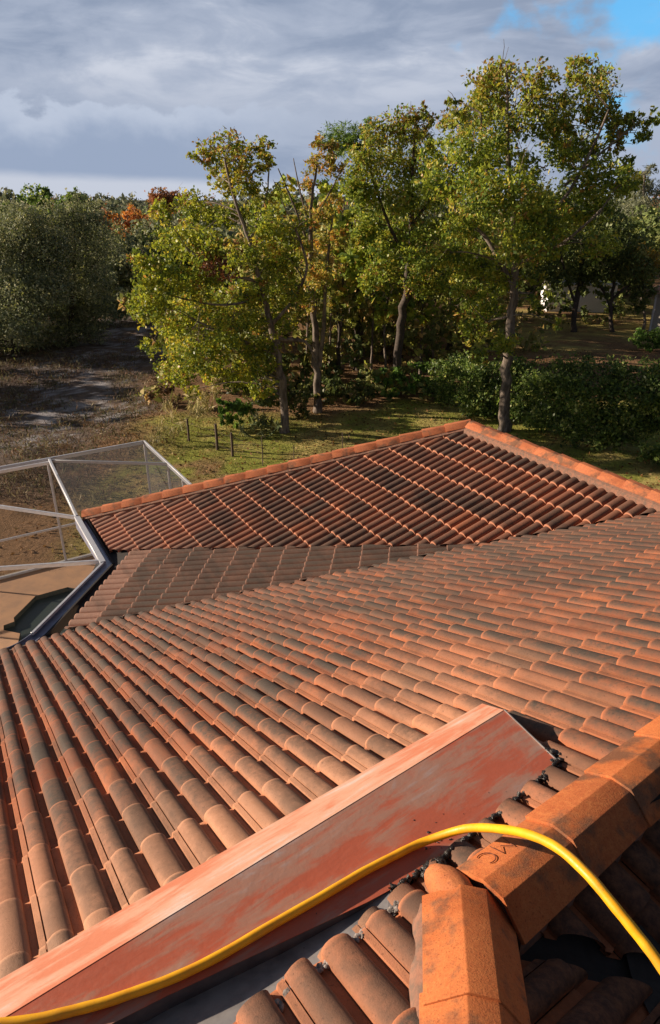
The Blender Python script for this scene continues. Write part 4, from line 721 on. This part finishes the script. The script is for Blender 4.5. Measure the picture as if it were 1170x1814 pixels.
def pool():
    w = lambda p, z: Vector((p[0], p[1], z))
    deckp = [(-4.27, 14.83), (-2.5, 12.0), (-3.0, 9.2), (-3.3, 6.8), (-7.6, 4.1), (-10.7, 10.66)]
    poolp = [(-5.66, 12.57), (-6.207, 12.206), (-6.32, 11.40), (-6.252, 11.262), (-6.405, 11.13), (-6.336, 10.97), (-5.97, 10.86), (-5.6, 9.6), (-4.7, 9.9), (-4.35, 11.4), (-4.75, 12.3)]
    bm = bmesh.new(); E = []
    for L_ in (deckp, poolp):
        vs = [bm.verts.new(w(p, .05)) for p in L_]; E += [bm.edges.new((vs[i], vs[(i + 1) % len(vs)])) for i in range(len(vs))]
    bmesh.ops.triangle_fill(bm, use_beauty=True, use_dissolve=False, edges=E)
    bmesh.ops.recalc_face_normals(bm, faces=bm.faces)
    n = len(deckp); vs = [bm.verts.new(w(p, .05)) for p in deckp] + [bm.verts.new(w(p, -.35)) for p in deckp]
    for i in range(n): bm.faces.new((vs[i], vs[(i + 1) % n], vs[(i + 1) % n + n], vs[i + n]))
    me = bpy.data.meshes.new('pool_deck'); bm.to_mesh(me); bm.free()
    tag(link('pool_deck', me, simple('tan_deck', (.52, .30, .165), .8, 0, 2.2, .25, (.40, .24, .145), .1)), None, None, kind='structure')
    n = len(poolp); V = [w(p, .046) for p in poolp] + [w(p, -1.2) for p in poolp]
    tag(mesh_obj('pool_basin', V, [(i, i + n, (i + 1) % n + n, (i + 1) % n) for i in range(n)] + [tuple(range(n, 2 * n))], simple('basin_plaster', (.07, .085, .08), .8)), None, None, kind='structure')
    m = NT('pool_water'); o = m.coord(); nz = m.noise(o, 5, 3, .5)
    tag(mesh_obj('pool_water', [w(p, -.05) for p in poolp], [tuple(range(len(poolp)))], m.done(m.bsdf((.050, .066, .060), .30, 0, m.bump(nz, .05, .02), .4))), None, None, kind='structure')
    v, f = bar(dz(PL, .0) + Vector((-.04, .06, .0)), dz(P1, .0) + Vector((-.04, .06, 0)), .16, .13); tag(mesh_obj('deck_kerb', v, f, simple('kerb', (.42, .36, .28), .9)), None, None, kind='structure')
pool()

# ---------------------------------------------------------------- hose
def hose():
    P = [(-2.6, 1.10), (-1.8, 1.02), (-1.25, 1.08), (-.961, 1.124), (-.819, 1.144), (-.708, 1.173), (-.597, 1.211), (-.483, 1.256), (-.326, 1.344), (-.158, 1.457), (.029, 1.583), (.151, 1.663), (.258, 1.728)]
    P = [(x, y, zS(x, y) + .017) for x, y in P] + [(.365, 1.775, 5.482)]
    P += [(.476, 1.760, 5.556), (.552, 1.668, 5.672), (.618, 1.538, 5.806), (.680, 1.418, 5.886), (.728, 1.314, 5.912), (.774, 1.22, 5.903), (.813, 1.156, 5.884), (.848, 1.091, 5.863), (.903, 1.0, 5.81), (.958, .913, 5.741), (1.03, .78, 5.60), (1.10, .6, 5.45)]
    C = catmull(P, 10); v, f = tube([c + Vector((0, .0012 * math.sin(i * .31), .0)) for i, c in enumerate(C)], [.0150 + .0003 * math.sin(i * .9) for i in range(len(C))], 16)
    me = bpy.data.meshes.new('air_hose'); me.from_pydata([tuple(x) for x in v], [], f)
    tag(link('air_hose', me, HOSE_M, None, 50), 'thick yellow hose lying on the painted cricket and arching over the ridge caps', 'hose')
hose()

# ---------------------------------------------------------------- fence, neighbour, far white wall
fen = thing('wire_fence', 'low wire fence on dark posts along the lawn edge beyond the roof', 'fence', (-2.6, 20.6, 0))
fp = [((-3.78, 21.5), .90, .05), ((-3.19, 20.9), .80, .045), ((-2.12, 20.0), .95, .018), ((-1.15, 20.2), .62, .016), ((.4, 20.9), .8, .018), ((-4.9, 22.4), .8, .04)]
for (x, y), h, r in fp:
    v, f = tube([(x, y, -.1), (x + .01, y, h * .5), (x, y + .01, h)], [r, r * .96, r * .9], 8); me = bpy.data.meshes.new('post'); me.from_pydata([tuple(q) for q in v], [], f); link('post', me, WOOD, fen, 50)
order = [5, 0, 1, 2, 3, 4]
for zf in (.25, .55, .85):
    parts = []
    for i in range(5):
        (a, ha, _), (b, hb, _) = fp[order[i]], fp[order[i + 1]]; parts.append(tube([(a[0], a[1], min(ha, .8) * zf), ((a[0] + b[0]) / 2, (a[1] + b[1]) / 2, .72 * zf), (b[0], b[1], min(hb, .8) * zf)], [.004] * 3, 4, False))
    v, f = merge(parts); mesh_obj('wire', v, f, WOOD, fen)

nb = thing('neighbour_house', 'corner of a grey beige house with salmon roof edge at the right edge', 'house', (24, 48, 0))
nu, nw = Vector((math.sin(R(36)), math.cos(R(36)), 0)), Vector((math.cos(R(36)), -math.sin(R(36)), 0)); n0 = Vector((20.35, 44.0, 0))
v, f = bar(n0 + nw * 5 + Vector((0, 0, 1.15)), n0 + nw * 5 + nu * 10 + Vector((0, 0, 1.15)), 10, 2.3); mesh_obj('wall', v, f, simple('beige_wall', (.36, .33, .29), .9), nb)
v, f = bar(n0 + nw * 5 - nu * .4 + Vector((0, 0, 2.42)), n0 + nw * 5 + nu * 10.4 + Vector((0, 0, 2.42)), 10.6, .22); mesh_obj('fascia', v, f, simple('salmon', (.55, .36, .27), .8), nb)
V = [n0 - nw * .5 - nu * .5, n0 + nw * 10.5 - nu * .5, n0 + nw * 10.5 + nu * 10.5, n0 - nw * .5 + nu * 10.5]; V = [x + Vector((0, 0, 2.54)) for x in V] + [n0 + nw * 4.5 + nu * 4.5 + Vector((0, 0, 4.3)), n0 + nw * 5.5 + nu * 5.5 + Vector((0, 0, 4.3))]
mesh_obj('roof', V, [(0, 1, 5, 4), (1, 2, 5), (2, 3, 4, 5), (3, 0, 4)], simple('salmon_roof', (.42, .25, .18), .9), nb)
v, f = bar(n0 + Vector((-.05, -.1, 0)), n0 + Vector((-.05, -.1, 2.3)), .10, .10, (0, 1, 0)); mesh_obj('downspout', v, f, ALU, nb)
wh = thing('white_shed', 'bright white shed wall glimpsed between shaded trunks at the right', 'shed', (18.7, 53, 0))
v, f = bar((18.6, 52, .95), (18.6, 54, .95), 5.0, 2.0); mesh_obj('wall', v, f, simple('white_wall', (.85, .85, .86), .8), wh)
V = [(16.0, 51.8, 1.952), (21.2, 51.8, 1.952), (21.2, 54.2, 1.952), (16.0, 54.2, 1.952), (16.0, 53, 2.3), (21.2, 53, 2.3)]
mesh_obj('roof', V, [(0, 1, 5, 4), (2, 3, 4, 5), (0, 4, 3), (1, 2, 5)], simple('pale_roof', (.6, .6, .62), .8), wh)

# ---------------------------------------------------------------- vegetation
def leaf_mat(name, rough=.45, trans=.45, spec=.32):
    m = NT(name); a = m.attr('Col'); b = m.bsdf(a.outputs['Color'], rough, 0, None, spec)
    t = m.n('ShaderNodeBsdfTranslucent'); m.L(m.mix(.5, a.outputs['Color'], m.mix(1.0, a.outputs['Color'], (1.0, 1.0, .45), 'MULTIPLY')), t.inputs[0])
    x = m.n('ShaderNodeMixShader'); x.inputs[0].default_value = trans; m.L(b, x.inputs[1]); m.L(t.outputs[0], x.inputs[2]); return m.done(x.outputs[0])
LEAF = leaf_mat('leaves'); DRYLEAF = leaf_mat('dry_leaves', .7, .25, .2)
def bark_mat():
    m = NT('bark'); o = m.coord((1, 1, .25)); a = m.noise(o, 9, 6, .65); b = m.noise(o, 40, 4, .7)
    return m.done(m.bsdf(m.mix(m.ramp(a, .38, .62), (.105, .085, .068), (.24, .20, .165)), .95, 0, m.bump(m.math('ADD', a, m.math('MULTIPLY', b, .5)), .8, .03), .15))
BARK = bark_mat(); DARKBARK = simple('dark_bark', (.045, .034, .027), .95, 0, 14, .5, (.085, .066, .052), .8)
PAL = {
 'olive': [((0.3695, 0.4155, 0.0542), 4), ((0.2351, 0.3048, 0.0487), 4), ((0.1232, 0.1938, 0.0433), 3), ((0.5374, 0.4571, 0.0813), 1.4), ((0.4704, 0.277, 0.0759), 0.5)],
 'yellow': [((0.3885, 0.4151, 0.0459), 4), ((0.2534, 0.3038, 0.0418), 4), ((0.1266, 0.1823, 0.0374), 2.6), ((0.5405, 0.4454, 0.0625), 1.2), ((0.4393, 0.2227, 0.0625), 0.4)],
 'thin': [((0.3894, 0.3767, 0.0743), 3), ((0.2254, 0.2509, 0.0593), 3), ((0.6763, 0.4564, 0.1059), 2), ((0.6148, 0.2738, 0.0635), 0.8)],
 'pine': [((0.1814, 0.2898, 0.062), 3), ((0.1088, 0.189, 0.0443), 3), ((0.2662, 0.3528, 0.0665), 1)],
 'dark': [((0.1461, 0.1902, 0.0584), 3), ((0.2109, 0.2412, 0.0717), 2), ((0.0909, 0.1245, 0.042), 3), ((0.3249, 0.3108, 0.0975), 0.6)],
 'grey': [((0.2669, 0.2904, 0.1962), 3), ((0.1884, 0.2119, 0.1413), 3), ((0.3453, 0.3532, 0.2355), 1.5)],
 'greygreen': [((0.2828, 0.307, 0.1819), 3), ((0.1928, 0.2239, 0.133), 3), ((0.1165, 0.1515, 0.0839), 2), ((0.4323, 0.4153, 0.2517), 1.4), ((0.3658, 0.3971, 0.1225), 0.7)],
 'gold': [((0.4914, 0.3208, 0.041), 3), ((0.3549, 0.2116, 0.0341), 2), ((0.2048, 0.1638, 0.041), 2)],
 'green': [((0.2125, 0.3294, 0.0744), 3), ((0.1381, 0.2231, 0.0595), 3), ((0.34, 0.4037, 0.1063), 1)],
 'orange': [((0.663, 0.2785, 0.0702), 3), ((0.5304, 0.1724, 0.0562), 2.4), ((0.3182, 0.1591, 0.0702), 1.6), ((0.663, 0.3845, 0.0842), 1)],
 'rust': [((0.4032, 0.168, 0.084), 3), ((0.2856, 0.1428, 0.0756), 3), ((0.2184, 0.168, 0.084), 2), ((0.5376, 0.2352, 0.084), 1)],
 'red': [((0.2184, 0.0887, 0.0546), 3), ((0.3003, 0.1229, 0.0683), 2), ((0.1365, 0.0683, 0.0478), 2)],
 'vine': [((0.252, 0.1701, 0.0756), 3), ((0.1638, 0.1071, 0.0567), 3), ((0.126, 0.1134, 0.0378), 1.5), ((0.3402, 0.2394, 0.1134), 1)],
 'hedge': [((0.1222, 0.1925, 0.0501), 4), ((0.2111, 0.2954, 0.0751), 3), ((0.3777, 0.4159, 0.1354), 1.5), ((0.0622, 0.1006, 0.0332), 4)],
 'green2': [((0.1256, 0.2318, 0.0483), 3), ((0.2125, 0.3188, 0.0676), 2), ((0.0773, 0.1449, 0.0386), 2)],
 'palm': [((0.2499, 0.272, 0.125), 3), ((0.147, 0.1911, 0.0882), 2), ((0.3528, 0.3528, 0.2058), 1.2)],
 'dark2': [((0.1096, 0.146, 0.0488), 3), ((0.1827, 0.1947, 0.0609), 2), ((0.0609, 0.0853, 0.034), 2), ((0.2921, 0.2192, 0.0974), 0.7)],
 'tan': [((0.5382, 0.4485, 0.2512), 3), ((0.3409, 0.296, 0.1435), 3), ((0.2332, 0.2332, 0.0897), 2), ((0.6817, 0.61, 0.3947), 1)],
 'brown': [((0.2102, 0.1338, 0.0802), 3), ((0.3058, 0.1911, 0.1052), 2), ((0.1338, 0.0861, 0.0573), 2)],
 'farwood': [((0.1669, 0.1973, 0.1366), 3), ((0.2581, 0.2732, 0.1669), 3), ((0.1214, 0.1457, 0.1061), 2), ((0.3947, 0.3035, 0.1822), 0.8)],
 'wood': [((0.2605, 0.2675, 0.0862), 3), ((0.4165, 0.3343, 0.1328), 2.2), ((0.156, 0.1808, 0.0598), 3), ((0.5206, 0.5501, 0.1328), 1), ((0.59, 0.393, 0.1661), 0.8)],
}
def leaves(rng, centres, radii, counts, pal, size, flat=.8, sub=True, top=None, aspect=.5):
    """arrays of many rhombic leaves gathered in small sprays inside each clump"""
    Ps, Ss, Cs = [], [], []
    cols = np.array([c for c, _ in PAL[pal]]) if isinstance(pal, str) else None
    for c, r, n, pl in zip(centres, radii, counts, pal if not isinstance(pal, str) else [pal] * len(radii)):
        n = int(n)
        if n < 1: continue
        m = max(5, int(n / 22)); d = rng.normal(size=(m, 3)); d /= np.linalg.norm(d, axis=1)[:, None]; d *= (rng.random((m, 1)) ** .42) * r * np.array([1, 1, flat])
        k = rng.integers(0, m, n); p = np.array(c) + d[k] + rng.normal(size=(n, 3)) * r * .15 * np.array([1, 1, .8])
        pc = np.array([q for q, _ in PAL[pl]]); pw = np.array([w for _, w in PAL[pl]], float); pw /= pw.sum()
        sprig = rng.choice(len(pc), m, p=pw); own = rng.choice(len(pc), n, p=pw); ci = np.where(rng.random(n) < .62, sprig[k], own)
        cc = pc[ci] * (.78 + .44 * rng.random((n, 1)))
        if top is not None:
            f = np.clip((p[:, 2] - top[0]) / (top[1] - top[0]), 0, 1) * (rng.random(n) < .30); cc = cc * (1 - f[:, None]) + np.array([.32, .17, .05]) * f[:, None]
        Ps.append(p); Cs.append(cc); Ss.append(size * (.5 + .95 * rng.random(n) ** 1.4))
    return np.concatenate(Ps), np.concatenate(Ss), np.concatenate(Cs)
def leaf_mesh(rng, name, p, s, c, mat, parent=None, aspect=.5, droop=.35, up=.25):
    n = len(p); a = rng.normal(size=(n, 3)); a[:, 2] -= droop; a /= np.linalg.norm(a, axis=1)[:, None]
    b = rng.normal(size=(n, 3)); b[:, 2] += up; b -= (b * a).sum(1)[:, None] * a; b /= np.linalg.norm(b, axis=1)[:, None]
    s = s[:, None]; nn = np.cross(a, b)
    V = np.stack([p - a * s * .5, p + b * s * aspect * .5 + nn * s * .06, p + a * s * .5, p - b * s * aspect * .5 + nn * s * .06], 1).reshape(-1, 3)
    me = bpy.data.meshes.new(name); me.vertices.add(4 * n); me.vertices.foreach_set('co', V.astype(np.float32).ravel())
    me.loops.add(4 * n); me.loops.foreach_set('vertex_index', np.arange(4 * n, dtype=np.int32)); me.polygons.add(n)
    me.polygons.foreach_set('loop_start', np.arange(0, 4 * n, 4, dtype=np.int32)); me.polygons.foreach_set('loop_total', np.full(n, 4, dtype=np.int32)); me.update(); me.validate()
    ca = me.color_attributes.new('Col', 'FLOAT_COLOR', 'POINT'); ca.data.foreach_set('color', np.repeat(np.concatenate([c, np.ones((n, 1))], 1), 4, 0).astype(np.float32).ravel())
    return link(name, me, mat, parent)
SHRUBS = {'hedge_shrub', 'yard_shrub', 'elephant_ear_plant', 'saw_palmetto', 'understory_shrub', 'pampas_clump', 'bank_shrub', 'vine_thicket'}
CATS = {'oak_tree': 'tree', 'pine_tree': 'tree', 'dead_tree': 'tree', 'sapling_tree': 'tree', 'cedar_tree': 'tree', 'small_maple_tree': 'tree', 'maple_tree': 'tree', 'live_oak': 'tree'}
def build_tree(idx, spec):
    name, label, pal, x0, y0, trunks, clumps, leaf, dens, group, twigs, flat = spec
    rng = np.random.default_rng(100 + idx); shrub = name in SHRUBS; leaf = leaf * (.84 if y0 < 48 and not shrub else 1)
    zb = float(ground_z(np.array([[x0]]), np.array([[y0]]))[0, 0])
    t = thing(name, label, CATS.get(name, 'shrub'), (x0, y0, zb), group)
    xs = np.array([c[0] for c in clumps]) if clumps else np.array([x0]); half = max(.5, np.ptp(xs) / 2 + .4)
    mid = (xs.max() + xs.min()) / 2; centres, pals = [], []
    for c in clumps:
        dx = (c[0] - mid) / half; dep = half * (.62 if not shrub else .5) * math.sqrt(max(.05, 1 - min(1, dx * dx)))
        centres.append((c[0], y0 + (rng.random() * 2 - 1) * dep, c[1])); pals.append(c[4] if len(c) > 4 else pal)
    parts = []; limb_pts = []
    for li, line in enumerate(trunks):
        off = 0 if li == 0 else (rng.random() - .5) * 2.0 * half * .45
        pts = []
        for k, (x, z, r) in enumerate(line):
            f = k / max(1, len(line) - 1); pts.append(Vector((x, y0 + off * f, z)))
        fine = catmull(pts, 5); rr = [max(.012, np.interp(k / (len(fine) - 1) * (len(line) - 1), range(len(line)), [q[2] for q in line]) * .92) for k in range(len(fine))]
        if li == 0: rr[0] *= 1.35; rr[1] *= 1.15; fine[0].z = zb - .15
        for k in range(1, len(fine)): fine[k] = fine[k] + Vector(tuple(rng.normal(size=3) * rr[k] * .22))
        parts.append(tube(fine, rr, 8)); limb_pts += list(zip(fine, rr))
    if trunks and twigs:
        for c, pl in zip(centres, clumps):
            P = Vector(c); best = min(limb_pts, key=lambda q: (q[0] - P).length + (1.2 if q[0].z > P.z else 0)); L = (P - best[0]).length
            if .25 < L < 5:
                m = (best[0] + P) / 2 + Vector((rng.normal() * .1 * L, rng.normal() * .1 * L, .10 * L)); r0 = min(best[1] * .55, .012 + .012 * L)
                parts.append(tube(catmull([best[0], m, P], 4), list(np.linspace(r0, .006, 9)), 5, False))
                for _ in range(4 if pl[2] > .4 else 2):
                    e = P + Vector(tuple(rng.normal(size=3))) * pl[2] * .75; parts.append(tube([m.lerp(P, .5 + .4 * rng.random()), m.lerp(e, .75), e], [.012, .008, .004], 4, False))
    if parts:
        v, f = merge(parts); me = bpy.data.meshes.new('trunk'); me.from_pydata([tuple(q) for q in v], [], f)
        link('trunk', me, DARKBARK if pal in ('dark', 'pine', 'greygreen') or 'vine' in label else BARK, t, 70)
    if clumps:
        radii = [c[2] for c in clumps]; K = 42 if not shrub else 38
        if name in ('dead_tree', 'sapling_tree'): K = 8
        cnt = [K * dens * (c[3] if len(c) > 3 else 1) * (r / leaf) ** 2 + 4 for c, r in zip(clumps, radii)]
        ztop = max(c[1] + c[2] for c in clumps); top = (ztop - 2.6, ztop - .3) if pal in ('olive', 'yellow', 'thin') else None
        p, s, c = leaves(rng, centres, [r * (1.18 if not shrub else 1.12) for r in radii], cnt, pals, leaf, flat, top=top)
        ok = p[:, 2] > zb + .02; p, s, c = p[ok], s[ok], c[ok]
        asp = {'pine': .16, 'grey': .2, 'palm': .14, 'tan': .10, 'greygreen': .42, 'vine': .35}.get(pal, .55)
        dr = {'palm': -.9, 'tan': -1.3, 'pine': -.4}.get(pal, .35)
        leaf_mesh(rng, 'foliage' if shrub else 'crown', p, s * {'palm': 1.5, 'tan': 1.5, 'pine': 1.5, 'grey': 1.3}.get(pal, 1), c, DRYLEAF if pal in ('tan', 'brown', 'vine', 'greygreen') else LEAF, t, asp, dr)
for i, spec in enumerate(TREES): build_tree(i, spec)

def scatter(name, boxes, pal, n, size, mat, seed, aspect=.55, droop=.3, K=20, flat=.8, rr=(1, 2)):
    rng = np.random.default_rng(seed); C, Rr, P = [], [], []
    for (x0, x1, y0, y1, z0, z1, num, pl, ra, rb) in boxes:
        for _ in range(num):
            r = ra + (rb - ra) * rng.random(); C.append((x0 + (x1 - x0) * rng.random(), y0 + (y1 - y0) * rng.random(), z0 + (z1 - z0) * rng.random())); Rr.append(r); P.append(pl)
    cnt = [K * (r / size) ** 2 for r in Rr]
    p, s, c = leaves(rng, C, Rr, cnt, P, size, flat); ok = p[:, 2] > .03; 
    return tag(leaf_mesh(rng, name, p[ok], s[ok], c[ok], mat, None, aspect, droop), None, None, kind='stuff')
# the wood behind the near trees reads as one mass
scatter('woodland_understory', [
 (-5.5, 11, 37, 50, .2, 3.2, 110, 'wood', .7, 1.5), (-5, 10, 40, 54, 3, 5.6, 60, 'wood', .8, 1.6), (-4, 9, 33, 37, .1, .9, 34, 'wood', .4, .8),
 (-36, -20.5, 26.5, 36, .6, 3.4, 60, 'greygreen', .9, 1.6), (9, 24, 47, 56, 2.8, 6.5, 70, 'dark', .8, 1.6), (14.5, 21.5, 48, 51, .2, 1.9, 34, 'dark', .25, .6), (13, 20, 46, 48, .1, .5, 16, 'wood', .3, .5), (-3.5, 1.5, 29.5, 33, .1, 1.6, 26, 'dark2', .4, .8), (-3.0, 3.0, 26.8, 29.5, .1, .7, 24, 'dark2', .3, .55), (1.5, 5, 27.5, 31, .1, .9, 20, 'wood', .3, .6), (-4.5, 8.5, 31, 36, 1.2, 6.2, 120, 'wood', .4, 1.0), (-3.5, 3.5, 31, 36, 5.5, 8.2, 26, 'olive', .4, .8), (-1, 7.5, 30.5, 35, 2.5, 7.0, 50, 'olive', .5, 1.0), (-7.5, -3.5, 27, 33, .3, 4.5, 40, 'wood', .4, .9), (9, 26, 56, 66, .4, 5.5, 70, 'dark', 1.0, 2.0), (-13, -7, 52, 64, .2, 4.5, 60, 'dark', .9, 1.7), (-34, -14, 42, 56, .2, 5.0, 120, 'greygreen', .9, 1.8)],
 'wood', 0, .34, DRYLEAF, 77, K=15)
def far_forest():
    rng = np.random.default_rng(5); C, Rr, P = [], [], []
    for _ in range(900):
        y = 62 + 260 * rng.random() ** 1.5; x = (rng.random() * 2 - 1) * (.75 * y + 12); h = 5.6 + 3.0 * rng.random() + (.6 if rng.random() < .08 else 0)
        if y < 95 and -24 < x < -8: h *= .55
        r = 1.8 + 1.6 * rng.random(); pl = 'farwood' if rng.random() < .86 else ('green' if rng.random() < .5 else 'rust')
        C.append((x, y, h - r * .6)); Rr.append(r); P.append(pl); C.append((x + rng.normal(), y - 1, h * .4)); Rr.append(r * 1.05); P.append('farwood')
    p, s, c = leaves(rng, C, Rr, [150] * len(C), P, .60, .75)
    tag(leaf_mesh(rng, 'far_forest', p, s, c, DRYLEAF, None, .6, .2), None, None, kind='stuff')
far_forest()
def brush():
    rng = np.random.default_rng(8); X = rng.uniform(-30, -5.5, 8200); Y = rng.uniform(17, 56, 8200)
    n = noise2(X * .35 + 20, Y * .35 + 11, 12, 4); keep = (n > .455) & (-X > 6.5 + (Y < 24) * -1.0 + rng.normal(size=8200) * .8) & (Y > 36 - X * -1.1 - 4 - 26) ; X, Y = X[keep], Y[keep]
    Ps, Ss, Cs = [], [], []
    pc = np.array([(.13, .080, .052), (.18, .11, .065), (.09, .075, .045), (.15, .15, .075), (.30, .25, .15), (.075, .085, .045), (.20, .12, .08)])
    for x, y in zip(X, Y):
        m = rng.integers(10, 22); r = rng.uniform(.12, .38); q = rng.normal(size=(m, 3)) * r * np.array([1, 1, .5]); q[:, 2] = np.abs(q[:, 2]) + .05
        q += np.array([x, y, float(-.4 * sst(np.array(-x), 5.5, 10) * sst(np.array(y), 19, 25))]); k = rng.integers(0, len(pc)); Ps.append(q); Ss.append(rng.uniform(.10, .26, m)); Cs.append(np.clip(pc[k] * rng.uniform(.6, 1.4, (m, 1)), 0, 1))
    tag(leaf_mesh(rng, 'dry_brush', np.concatenate(Ps), np.concatenate(Ss), np.concatenate(Cs), DRYLEAF, None, .12, -1.2), None, None, kind='stuff')
brush()
def litter():
    rng = np.random.default_rng(21); n = 9000; X = rng.uniform(-8, 14, n); Y = 14 + 24 * rng.random(n); q = np.stack([X, Y, np.zeros(n) + .02 + rng.random(n) * .03], 1)
    q[:, 2] += ground_z(X[:, None], Y[:, None])[:, 0]; pc = np.array([(.30, .16, .06), (.20, .10, .04), (.36, .26, .12), (.12, .07, .035)]); c = pc[rng.integers(0, 4, n)] * rng.uniform(.6, 1.3, (n, 1))
    tag(leaf_mesh(rng, 'leaf_litter', q, rng.uniform(.05, .13, n), c, DRYLEAF, None, .6, 0, 1.6), None, None, kind='stuff')
    n = 26000; X = rng.uniform(-6.5, 13, n); Y = 13 + 13 * rng.random(n); g = noise2(X * .8 + 4, Y * .8 + 2, 31, 4); k = g > .46; X, Y = X[k], Y[k]; n = len(X); q = np.stack([X, Y, np.zeros(n) + .025], 1); q[:, 2] += ground_z(X[:, None], Y[:, None])[:, 0]
    pc = np.array([(.13, .14, .03), (.20, .19, .05), (.09, .11, .025), (.26, .21, .08)]); c = pc[rng.integers(0, 4, n)] * rng.uniform(.7, 1.25, (n, 1))
    tag(leaf_mesh(rng, 'lawn_grass', q, rng.uniform(.06, .12, n), c, DRYLEAF, None, .18, -1.4), None, None, kind='stuff')
litter()
